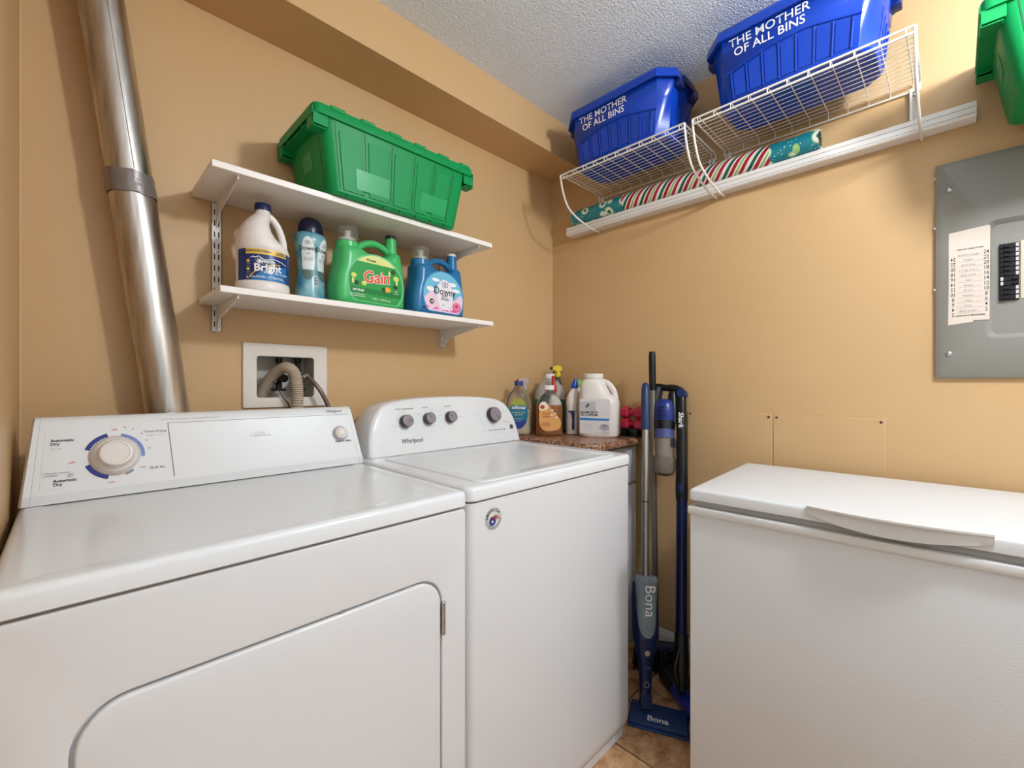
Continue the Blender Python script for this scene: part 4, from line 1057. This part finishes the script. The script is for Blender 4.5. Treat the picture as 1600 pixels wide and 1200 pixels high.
# orange soap refill
def soap(name, lab, x, y, rz, liquid, level, label_fn, cap_m, w=.042, scl=(1, 1, 1)):
    t = broot(name, lab, x, y, rz)
    secs = [(0, w * .85, .026, 0, 0, 2.6), (.004, w * .97, .030, 0, 0, 2.6), (.012, w, .032, 0, 0, 2.6), (.100, w, .032, 0, 0, 2.6), (.120, w * .92, .030, 0, 0, 2.4), (.140, w * .70, .026, 0, 0, 2.2), (.156, w * .38, .017), (.162, .0135, .0135), (.172, .0135, .0135)]
    bottle(secs, 'bottle_body', CLEAR, t)
    L = [(z + .002, max(a - .0022, .01), max(b - .0022, .01)) + tuple(r) for z, a, b, *r in secs if z + .002 < level]
    L.append((level, L[-1][1], L[-1][2]) + tuple(L[-1][3:]))
    bottle(L, 'liquid', liquid, t)
    cap(0, 0, .163, .0155, .016, cap_m, t)
    label_fn(t); t.scale = scl
    return t
ORL = mat('orange_liquid', 'e0861c', .1, trans=.55, ior=1.33)
def lab_orange(t):
    f = frame((0, -.0322, 0), (1, 0, 0), (0, 0, 1), .0008)
    shape([smooth_closed([(-.034, .018), (.020, .018), (.034, .035), (.030, .062), (.010, .085), (-.006, .112), (-.018, .125), (-.034, .110)], 2)], f, mat('label_peach', 'dfa05a', .4), t, name='label', cut=0)
    shape([smooth_closed([(-.034, .088), (-.004, .095), (-.012, .118), (-.022, .124), (-.034, .112)], 1)], f, mat('label_cream', 'e8dcc4', .4), t, k=2, cut=0)
    shape([ell(-.024, .103, .007, .007, 20)], f, mat('label_brick_red', 'b4442c', .4), t, k=3, cut=0)
    text('hand\nsoap', .012, f, MC['label_brick_red'], t, -.012, .076, k=3)
    text('orange\nblossom', .008, f, MC['label_brick_red'], t, -.014, .044, k=3)
    for a, b in ((.006, .092), (.014, .080), (.004, .074), (.018, .066)): shape([ell(a, b, .004, .003, 10)], f, MC['label_cream'], t, k=4, cut=0)
soap('orange_soap_bottle', 'clear bottle of orange hand soap with a white cap, front row', 1.520, 1.285, math.radians(-42), ORL, .108, lab_orange, mat('white_cap', 'e6e0da', .4), .040, (1.46, 1.2, 1.25))
def lab_teal(t):
    f = frame((0, -.0325, 0), (1, 0, 0), (0, 0, 1), .0008)
    shape([ell(0, .072, .034, .050, 36)], f, mat('label_teal', '1f6f8a', .35), t, name='label', cut=0)
    shape([ell(0, .072, .034, .050, 20, PI * .18, PI * .82)], f, mat('label_olive_yellow', '9fa53a', .35), t, k=2, cut=0)
    shape([ell(0, .072, .034, .050, 20, PI * 1.15, PI * 1.85)], f, mat('label_indigo', '1f3f8c', .35), t, k=2, cut=0)
    text('softsoap', .015, f, WHT, t, 0, .092, k=3, bold=.02)
    text('soothing clean\naloe vera', .0085, f, mat('pale_green_print', 'c2e4b0', .4), t, 0, .072, k=3)
    text('----------\n-------', .009, f, WHT, t, 0, .052, k=3)
MILK = mat('milky_liquid', 'e8cfae', .3)
soap('soap_refill_bottle', 'clear soap refill bottle with navy cap and oval teal label beside the washer', 1.447, 1.405, math.radians(-45), MILK, .085, lab_teal, mat('navy_cap', '1d3a7c', .3), .045, (1.22, 1.15, 1.36))
# clear trigger sprayer
def sprayer(name, lab, x, y, rz, body_m, head_m, nozzle_m, neck_h, w, body_h, liquid=None):
    t = broot(name, lab, x, y, rz)
    bottle([(0, w * .9, w * .7), (.004, w, w * .8), (body_h * .55, w, w * .8), (body_h * .75, w * .85, w * .7), (body_h * .92, w * .45, w * .42), (body_h, .013, .013), (body_h + .010, .013, .013)], 'bottle_body', body_m, t)
    if liquid: bottle([(.003, w * .85, w * .64), (.006, w * .95, w * .74), (body_h * .5, w * .95, w * .74), (body_h * .501, w * .94, w * .73)], 'liquid', liquid, t)
    h = G().lathe([(.015, 0), (.015, .016), (.011, .019), (.010, .030)], (0, 0, body_h + .004), n=18)
    h.prism(smooth_closed([(-.022, .0), (.018, .004), (.022, .012), (.016, .026), (-.006, .030), (-.026, .024), (-.030, .014)], 1), -.010, .010, 'y')
    for i in range(len(h.v)):
        pass
    hd = G(); hd.lathe([(.015, 0), (.015, .016), (.011, .019), (.010, .032)], (0, 0, body_h + .004), n=18)
    po = smooth_closed([(-.024, .004), (.016, .002), (.022, .012), (.014, .028), (-.006, .032), (-.024, .026), (-.030, .014)], 1)
    hd.rings([[(p[0], s_, p[1] + body_h + .030) for p in po] for s_ in (-.010, .010)])
    ho = hd.build('spray_head', head_m, t, local=True)
    G().lathe([(.007, 0), (.008, .004), (.006, .012)], (-.028, 0, body_h + .047), (-1, 0, 0), 12).build('nozzle', nozzle_m, ho, local=True)
    G().tube(catmull([(-.014, 0, body_h + .034), (-.024, 0, body_h + .020), (-.028, 0, body_h + .004), (-.034, 0, body_h - .006)], 4), .0035, 8).build('trigger', nozzle_m, ho, local=True)
    return t
sprayer('spray_bottle', 'clear trigger spray bottle with a red nozzle, behind the teal labelled soap refill', 1.545, 1.458, math.radians(-50), CLEAR, mat('clear_white_plastic', 'e0d8d0', .15, trans=.5), mat('red_plastic', 'c4342f', .3), .03, .036, .198)
# large translucent jug of dark green cleaner
t = broot('green_cleaner_jug', 'large cloudy jug half full of dark green cleaner with a white cap, back row', 1.652, 1.392, math.radians(-45)); t.scale = (1.32, 1.1, 1.28)
CLOUD = mat('cloudy_plastic', 'cfc9bc', .35, trans=.35, ior=1.3)
secs = [(0, .050, .040, 0, 0, 2.6), (.006, .055, .045, 0, 0, 2.6), (.120, .056, .046, 0, 0, 2.6), (.122, .056, .046, 0, 0, 2.6)]
bottle(secs, 'liquid', mat('dark_green_liquid', '2f6a5c', .2), t)
bottle([(.122, .056, .046, 0, 0, 2.6), (.145, .055, .045, 0, 0, 2.4), (.172, .044, .038, 0, 0, 2.2), (.190, .028, .026), (.198, .016, .016), (.210, .016, .016)], 'bottle_body', CLOUD, t)
cap(0, 0, .200, .0185, .018, MC['white_cap'], t)
# yellow-headed sprayer
t = sprayer('yellow_trigger_bottle', 'spray bottle with a bright yellow trigger head, rear corner of the counter', 1.745, 1.418, math.radians(-35), mat('dark_spray_body', '3c4a3c', .3), mat('yellow_plastic', 'e6c81e', .3), mat('dark_olive_plastic', '22281a', .4), .03, .036, .262)
# red-capped bottle
t = broot('red_cap_bottle', 'white bottle with a pointed red cap, just behind the orange soap', 1.603, 1.328, math.radians(-45)); t.scale = (1, 1, 1.24)
bottle([(0, .024, .020, 0, 0, 2.6), (.004, .027, .023, 0, 0, 2.6), (.100, .027, .023, 0, 0, 2.6), (.130, .019, .018), (.150, .012, .012), (.156, .012, .012)], 'bottle_body', CR, t)
bottle([(.152, .0155, .0155), (.172, .015, .015), (.182, .010, .010), (.205, .0085, .0085), (.212, .010, .010), (.216, .007, .007)], 'cap', mat('red_plastic', 'c4342f', .3), t)
# green-capped bottle hidden behind the jug
t = broot('green_cap_bottle', 'bottle whose green cap peeks out behind the big white jug', 1.740, 1.285, math.radians(-45)); t.scale = (1, 1, 1.17)
bottle([(0, .026, .022, 0, 0, 2.6), (.004, .029, .025, 0, 0, 2.6), (.120, .029, .025, 0, 0, 2.6), (.160, .016, .016), (.186, .014, .014)], 'bottle_body', CR, t)
bottle([(.184, .018, .018, -.002), (.205, .018, .018, 0), (.214, .012, .012, .004)], 'cap', mat('leaf_green_cap', '6cb04a', .35), t)
# dumbbells on a black stand
RED = mat('red_vinyl', 'c22a45', .35)
def hexw(cx, cz, r, y0, y1, nm, t):
    R = []
    for y, k in ((y0, .85), (y0 + .004, 1), (y1 - .004, 1), (y1, .85)):
        R.append([(cx + k * r * math.cos(PI / 3 * j + PI / 6), y, cz + k * r * math.sin(PI / 3 * j + PI / 6)) for j in range(6)])
    return G().rings(R).build(nm, RED, t, local=True, sharp=20)
t = root('dumbbell_stand', 'black stand holding the two red dumbbells at the end of the counter', 'dumbbell stand', (1.757, 1.003, CT))
g = G(); g.box(-.040, .040, -.045, .045, 0, .006, .002); g.box(-.038, -.030, -.040, .040, .004, .038, .002); g.box(.030, .038, -.040, .040, .004, .038, .002); g.box(-.038, .038, -.010, .010, .004, .030, .002)
g.build('frame', BLK, t, local=True)
for lab, z, r in (('lower red vinyl dumbbell lying in the black stand', .0500, .0275), ('upper red vinyl dumbbell stacked on the lower one', .1010, .0275)):
    d = root('dumbbell', lab, 'dumbbell', (1.757, 1.003, CT + z - r + .003), 0, 'red dumbbells')
    hexw(0, r, r, -.050, -.015, 'weight_head', d); hexw(0, r, r, .015, .050, 'weight_head', d)
    G().tube([(0, -.02, r), (0, .02, r)], .012, 12).build('grip', RED, d, local=True)
    text('2', .020, frame((0, -.050, r), (1, 0, 0), (0, 0, 1), .0006), WHT, d, 0, 0, k=1, bold=.03)

# ================================================================== MOP
A = Vector((1.400, .752, .03)); B = Vector((1.640, .880, 1.150))
ax = (B - A).normalized(); rt = Vector((1, -1, 0)).normalized(); rt = (rt - ax * rt.dot(ax)).normalized(); nn = rt.cross(ax)
if nn.dot(Vector((-1, -1, 0))) < 0: nn = -nn
Lm = (B - A).length
t = root('spray_mop', 'navy spray mop with a silver pole and clear cartridge, leaning beside the washer', 'mop', tuple(Vector((A.x, A.y, 0))))
def mp(s, r=0, q=0):
    s = s * .87 if s < .5 else (s if s > .75 else .435 + (s - .5) * 1.26)
    return A + ax * s + rt * r + nn * q
G().tube([mp(.46), mp(Lm - .17)], .0135, 20).build('pole', STEEL, t)
G().tube([mp(.70), mp(.703)], .0140, 20).build('pole_joint', BLK, t)
G().tube([mp(Lm - .19), mp(Lm - .18), mp(Lm - .10), mp(Lm - .03), mp(Lm - .008), mp(Lm)], [.0165, .0182, .0175, .0165, .013, .006], 20).build('grip', mat('blue_grey_grip', '22355c', .4), t)
# housing: flat tapered shell
def shell(secs, name, m, parent, n=24, p=2.4):
    R = []
    for s, w, d, q in secs:
        ring = []
        for k in range(n):
            a = 2 * PI * k / n; c, s2 = math.cos(a), math.sin(a)
            ring.append(mp(s, w * math.copysign(abs(c) ** (2 / p), c), q + d * math.copysign(abs(s2) ** (2 / p), s2)))
        R.append(ring)
    return G().rings(R).build(name, m, parent)
shell([(.055, .019, .012, 0), (.10, .021, .016, 0), (.17, .024, .018, 0), (.20, .032, .024, 0), (.26, .044, .030, 0), (.32, .047, .032, -.004), (.40, .047, .020, -.012), (.46, .045, .018, -.012), (.475, .030, .018, -.006), (.485, .018, .016, 0)], 'housing', NAVY, t)
shell([(.262, .014, .010, .022), (.275, .028, .016, .016), (.31, .034, .022, .012), (.40, .036, .026, .010), (.455, .040, .028, .008), (.480, .042, .028, .006), (.492, .036, .026, .004)], 'cartridge', mat('clear_blue_cartridge', 'c6d8de', .08, trans=.6, ior=1.2), t)
shell([(.283, .022, .010, .014), (.31, .028, .016, .010), (.40, .030, .018, .009), (.405, .030, .018, .009)], 'cartridge_liquid', mat('bluegrey_liquid', '8fb0b8', .15), t)
mf = lambda u, v, k=1: mp(v, u, .0385 + .0006 * k)
mfr = frame(mp(0, 0, .0395), tuple(rt), tuple(ax), .0006)
text('Bona', .052, mfr, WHT, t, .004, .350, k=1, local=False, rot=-PI / 2)
lf = frame(mp(0, 0, .031), tuple(rt), tuple(ax), .0006)
G().lathe([(.0095, 0), (.009, .003), (.001, .004)], mp(.205, 0, .0235), tuple(nn), 20).build('spray_button', mat('pale_gold_button', 'b9ad93', .3, .5), t)
G().lathe([(.0095, 0), (.0095, .0012), (.0075, .0012), (.0075, 0)], mp(.090, 0, .0150), tuple(nn), 20, cap=(False, False)).build('ring_emblem', CHRM, t)
G().tube([mp(.150, -.012, .0165), mp(.150, .012, .0165)], .004, 8).build('nozzle', mat('mid_navy', '2c4170', .3), t)
# swivel joint and head
g = G(); g.tube([mp(.025, -.018, 0), mp(.025, .018, 0)], .012, 16); g.tube([mp(.02), mp(.07)], .014, 14)
for k in range(5): g.tube([mp(.008 + k * .010, -.019, .006), mp(.008 + k * .010, .019, .006)], .0095, 10)
g.build('swivel_joint', NAVY, t)
hc = Vector((1.406, .722, 0)); hu = Vector((.41, -.91, 0)).normalized(); hv = Vector((-hu.y, hu.x, 0))
Mx = Matrix(((hu.x, hv.x, 0, hc.x), (hu.y, hv.y, 0, hc.y), (0, 0, 1, 0), (0, 0, 0, 1)))
G().box(-.080, .105, -.052, .052, .008, .024, .005, 2, Mx).build('mop_head', mat('head_navy', '1d3c6e', .35), t)
G().box(-.084, .109, -.056, .056, .0, .009, .003, 1, Mx).build('mop_pad', mat('blue_microfibre', '2a4474', .9), t)
text('Bona', .034, lambda u, v, k=1: Mx @ Vector((u, v, .0246)), WHT, t, .012, -.026, k=1, bold=.02, local=False)

# ================================================================== BROOM
t = root('push_broom', 'black bristled broom with a silver pole and black end grip, behind the mop', 'broom', (1.66, .84, 0))
B0 = Vector((1.668, .850, .10)); B1 = Vector((1.700, .883, 1.278))
bl = lambda k: B0 + (B1 - B0) * k
G().tube([bl(.02), bl(.87)], .0125, 18).build('pole', mat('grey_pole', '8d857c', .35, .8), t)
G().tube([bl(.865), bl(.87), bl(.985), bl(1.0)], [.0135, .0142, .0142, .012], 18).build('grip', BLK, t)
hu = Vector((.52, -.85, 0)).normalized(); hv = Vector((-hu.y, hu.x, 0)); hc = Vector((1.662, .845, 0))
Mx = Matrix(((hu.x, hv.x, 0, hc.x), (hu.y, hv.y, 0, hc.y), (0, 0, 1, 0), (0, 0, 0, 1)))
bk = G().box(-.085, .075, -.020, .020, .088, .112, .005, 2, Mx).build('block', mat('slate_blue_block', '2b3552', .35), t)
bs = G()
for i in range(26):
    for j in range(6):
        u = -.080 + i * .006 + random.uniform(-.001, .001); v = -.016 + j * .0064
        p0 = Mx @ Vector((u, v, .09)); p1 = Mx @ Vector((u * 1.12 + random.uniform(-.002, .002), v * 1.5 + random.uniform(-.002, .002), .002))
        bs.tube([p0, p1], .0017, 4)
bo = bs.build('bristles', mat('black_bristle', '101012', .5), t); bo['kind'] = 'stuff'

# ================================================================== STICK VACUUM
t = root('stick_vacuum', 'navy and black stick vacuum with a clear dust cup, leaning between broom and freezer', 'vacuum', (1.50, .68, 0))
V0 = Vector((1.512, .676, .05)); V1 = Vector((1.748, .778, 1.125))
vx = (V1 - V0).normalized(); vr = Vector((.10, -1, 0)).normalized(); vr = (vr - vx * vr.dot(vx)).normalized(); vn = vr.cross(vx)
if vn.x > 0: vn = -vn
def vp(z, r=0, q=0):      # z = world height on the axis, r = to the right (-y), q = toward the room
    return V0 + vx * ((z - V0.z) / vx.z) + vr * r + vn * q
def vshell(secs, name, m, parent=None, n=20, p=2.6):
    R = []
    for z, r, q, w, d in secs:
        R.append([vp(z, r + w * math.copysign(abs(math.cos(2 * PI * k / n)) ** (2 / p), math.cos(2 * PI * k / n)), q + d * math.copysign(abs(math.sin(2 * PI * k / n)) ** (2 / p), math.sin(2 * PI * k / n))) for k in range(n)])
    return G().rings(R).build(name, m, parent or t)
vshell([(.245, 0, 0, .019, .017), (.72, 0, 0, .019, .017)], 'tube', mat('metallic_navy', '0c1a48', .25, .3))
vshell([(.70, 0, 0, .021, .020), (.74, 0, 0, .0225, .022), (.86, 0, 0, .0195, .020), (1.05, -.002, 0, .0185, .019), (1.10, -.004, 0, .019, .019), (1.125, -.006, 0, .014, .016)], 'spine', BLK)
vshell([(.73, .002, .012, .014, .012), (.76, .002, .012, .012, .012)], 'release_button', NAVY)
# handle arch
G().tube(catmull([vp(1.115, -.004), vp(1.128, -.030), vp(1.134, -.070), vp(1.140, -.100), vp(1.130, -.118), vp(1.09, -.118)], 5), [.016] * 8 + [.014] * 10 + [.020] * 8, 14).build('handle', BLK, t)
vshell([(.99, -.030, 0, .016, .018), (1.02, -.034, 0, .020, .022), (1.10, -.036, 0, .018, .020), (1.115, -.036, 0, .014, .016)], 'motor_bridge', BLK)
vshell([(.985, -.112, -.004, .012, .022), (1.08, -.108, 0, .022, .026), (1.135, -.100, 0, .022, .024)], 'battery_housing', mat('dark_grey_housing', '24262c', .4))
G().lathe([(.016, -.022), (.018, -.018), (.018, .018), (.016, .022)], vp(1.105, .001, 0), tuple(vn), 20).build('trigger_cap', mat('deep_navy_plastic', '1a2a5e', .3), t)
# motor canister, ring, dust cup
cen = -.068
can = vshell([(.995, cen, .004, .041, .040), (1.00, cen, .004, .043, .042), (1.055, cen, .004, .043, .042), (1.075, cen + .004, .004, .034, .036), (1.082, cen + .004, .004, .024, .028)], 'motor_housing', mat('bright_navy_plastic', '1c2f78', .28), None, 28, 2)
for k in range(6):
    a = -2.35
    z = 1.006 + k * .008
    pts = [vp(z, cen + .0435 * math.cos(b), .004 + .0425 * math.sin(b)) for b in [math.radians(60 + 9 * j) for j in range(8)]]
    G().tube(pts, .0014, 6).build('vent_slot', BLK, can)
vshell([(.965, cen, .004, .041, .040), (.997, cen, .004, .042, .041)], 'filter_collar', BLK, None, 28, 2)
vshell([(.930, cen, .004, .038, .037), (.967, cen, .004, .038, .037)], 'filter_band', mat('violet_grey_filter', '4b4f86', .35), None, 28, 2)
R = []
for z, w in ((.930, .041), (.90, .0425), (.84, .043), (.812, .042), (.796, .036), (.787, .022), (.784, .006)):
    R.append([vp(z, cen + .002 + w * math.cos(2 * PI * k / 28), .004 + w * math.sin(2 * PI * k / 28)) for k in range(28)])
G().rings(R).build('dust_cup', CLEAR, t)
vshell([(.794, cen, .004, .030, .030), (.812, cen, .004, .0375, .037), (.850, cen, .004, .0385, .036), (.862, cen - .006, .004, .030, .028), (.868, cen, .004, .016, .018)], 'dust', mat('grey_dust', '8d7a6a', .95, bump=(90, 1, .01)), None, 18, 2)
vshell([(.80, cen, .004, .026, .024), (.93, cen, .004, .031, .030)], 'cyclone', mat('dusty_mesh', '9a8878', .6), None, 18, 2)
vshell([(.895, -.030, .004, .018, .016), (.925, -.030, .004, .018, .016)], 'cup_latch', BLK)
vf = frame(vp(0, 0, .0200), tuple(vr), tuple(vx), .0006)
sv = lambda z: z / vx.z
text('Shark', .027, vf, WHT, t, .002, sv(1.0), k=1, local=False, rot=-PI / 2, bold=.02, shear=.2)
# lower joint
vshell([(.09, 0, 0, .020, .022), (.16, 0, 0, .027, .026), (.20, 0, 0, .024, .024), (.25, 0, 0, .022, .021)], 'lower_joint', BLK)
G().tube(catmull([vp(.20, .0, .02), vp(.14, -.01, .034), vp(.10, 0, .03), vp(.06, 0, .01)], 4), .006, 8).build('hose_bridge', BLK, t)
G().tube([V0 + Vector((-.0, 0, .03)), vp(.13)], .020, 14).build('neck', BLK, t)
# floor head
hc = Vector((1.478, .662, 0)); hu = Vector((-.62, .55, 0)).normalized() * 1; hu = Vector((.45, .89, 0)).normalized(); hu = Vector((-.10, 1, 0)).normalized()
hu = Vector((.62, -.78, 0)).normalized(); hv = Vector((-hu.y, hu.x, 0))
hc = Vector((1.535, .668, 0)); hu = Vector((.86, .50, 0)).normalized(); hv = Vector((-hu.y, hu.x, 0))
hh = Vector((1.480, .640, 0)); ang = math.radians(28)
hl = Vector((-.59, -.81, 0)).normalized(); hf = Vector((-.81, .59, 0)).normalized()
hcc = Vector((1.535, .705, 0)) - hf * .052
Mx = Matrix(((-hf.x, hl.x, 0, hcc.x), (-hf.y, hl.y, 0, hcc.y), (0, 0, 1, 0), (0, 0, 0, 1)))
def hring(x, s, k): return [Mx @ Vector((x, s * a, b)) for a, b in k]
prof = [(-.055, .012), (-.058, .030), (-.045, .055), (-.015, .066), (.02, .062), (.045, .050), (.050, .012)]
sec2 = [(-.125, .85), (-.118, 1), (.118, 1), (.125, .85)]
R = []
for x, k in sec2:
    R.append([Mx @ Vector((a * k, x, .006 + (b - .006) * k)) for a, b in prof])
G().rings(R).build('floor_head', mat('floor_head_black', '15161a', .35), t)
R = []
for x in (-.02, .112):
    R.append([Mx @ Vector((-.030 + .033 * math.cos(math.radians(a)), x, .034 + .033 * math.sin(math.radians(a)))) for a in range(60, 241, 15)])
G().rings(R, (True, True)).build('head_window', mat('glossy_blue_window', '1b2a8c', .1, coat=.5), t)
G().box(-.02, .03, -.05, -.045, .064, .0665, .0005, 1, Mx).build('trim_line', CHRM, t)
for s_ in (-.09, .09):
    c_ = Mx @ Vector((.035, s_, .013)); G().lathe([(.013, -.006), (.013, .006)], c_, Mx.to_3x3() @ Vector((0, 1, 0)), 16).build('wheel', BLK, t)
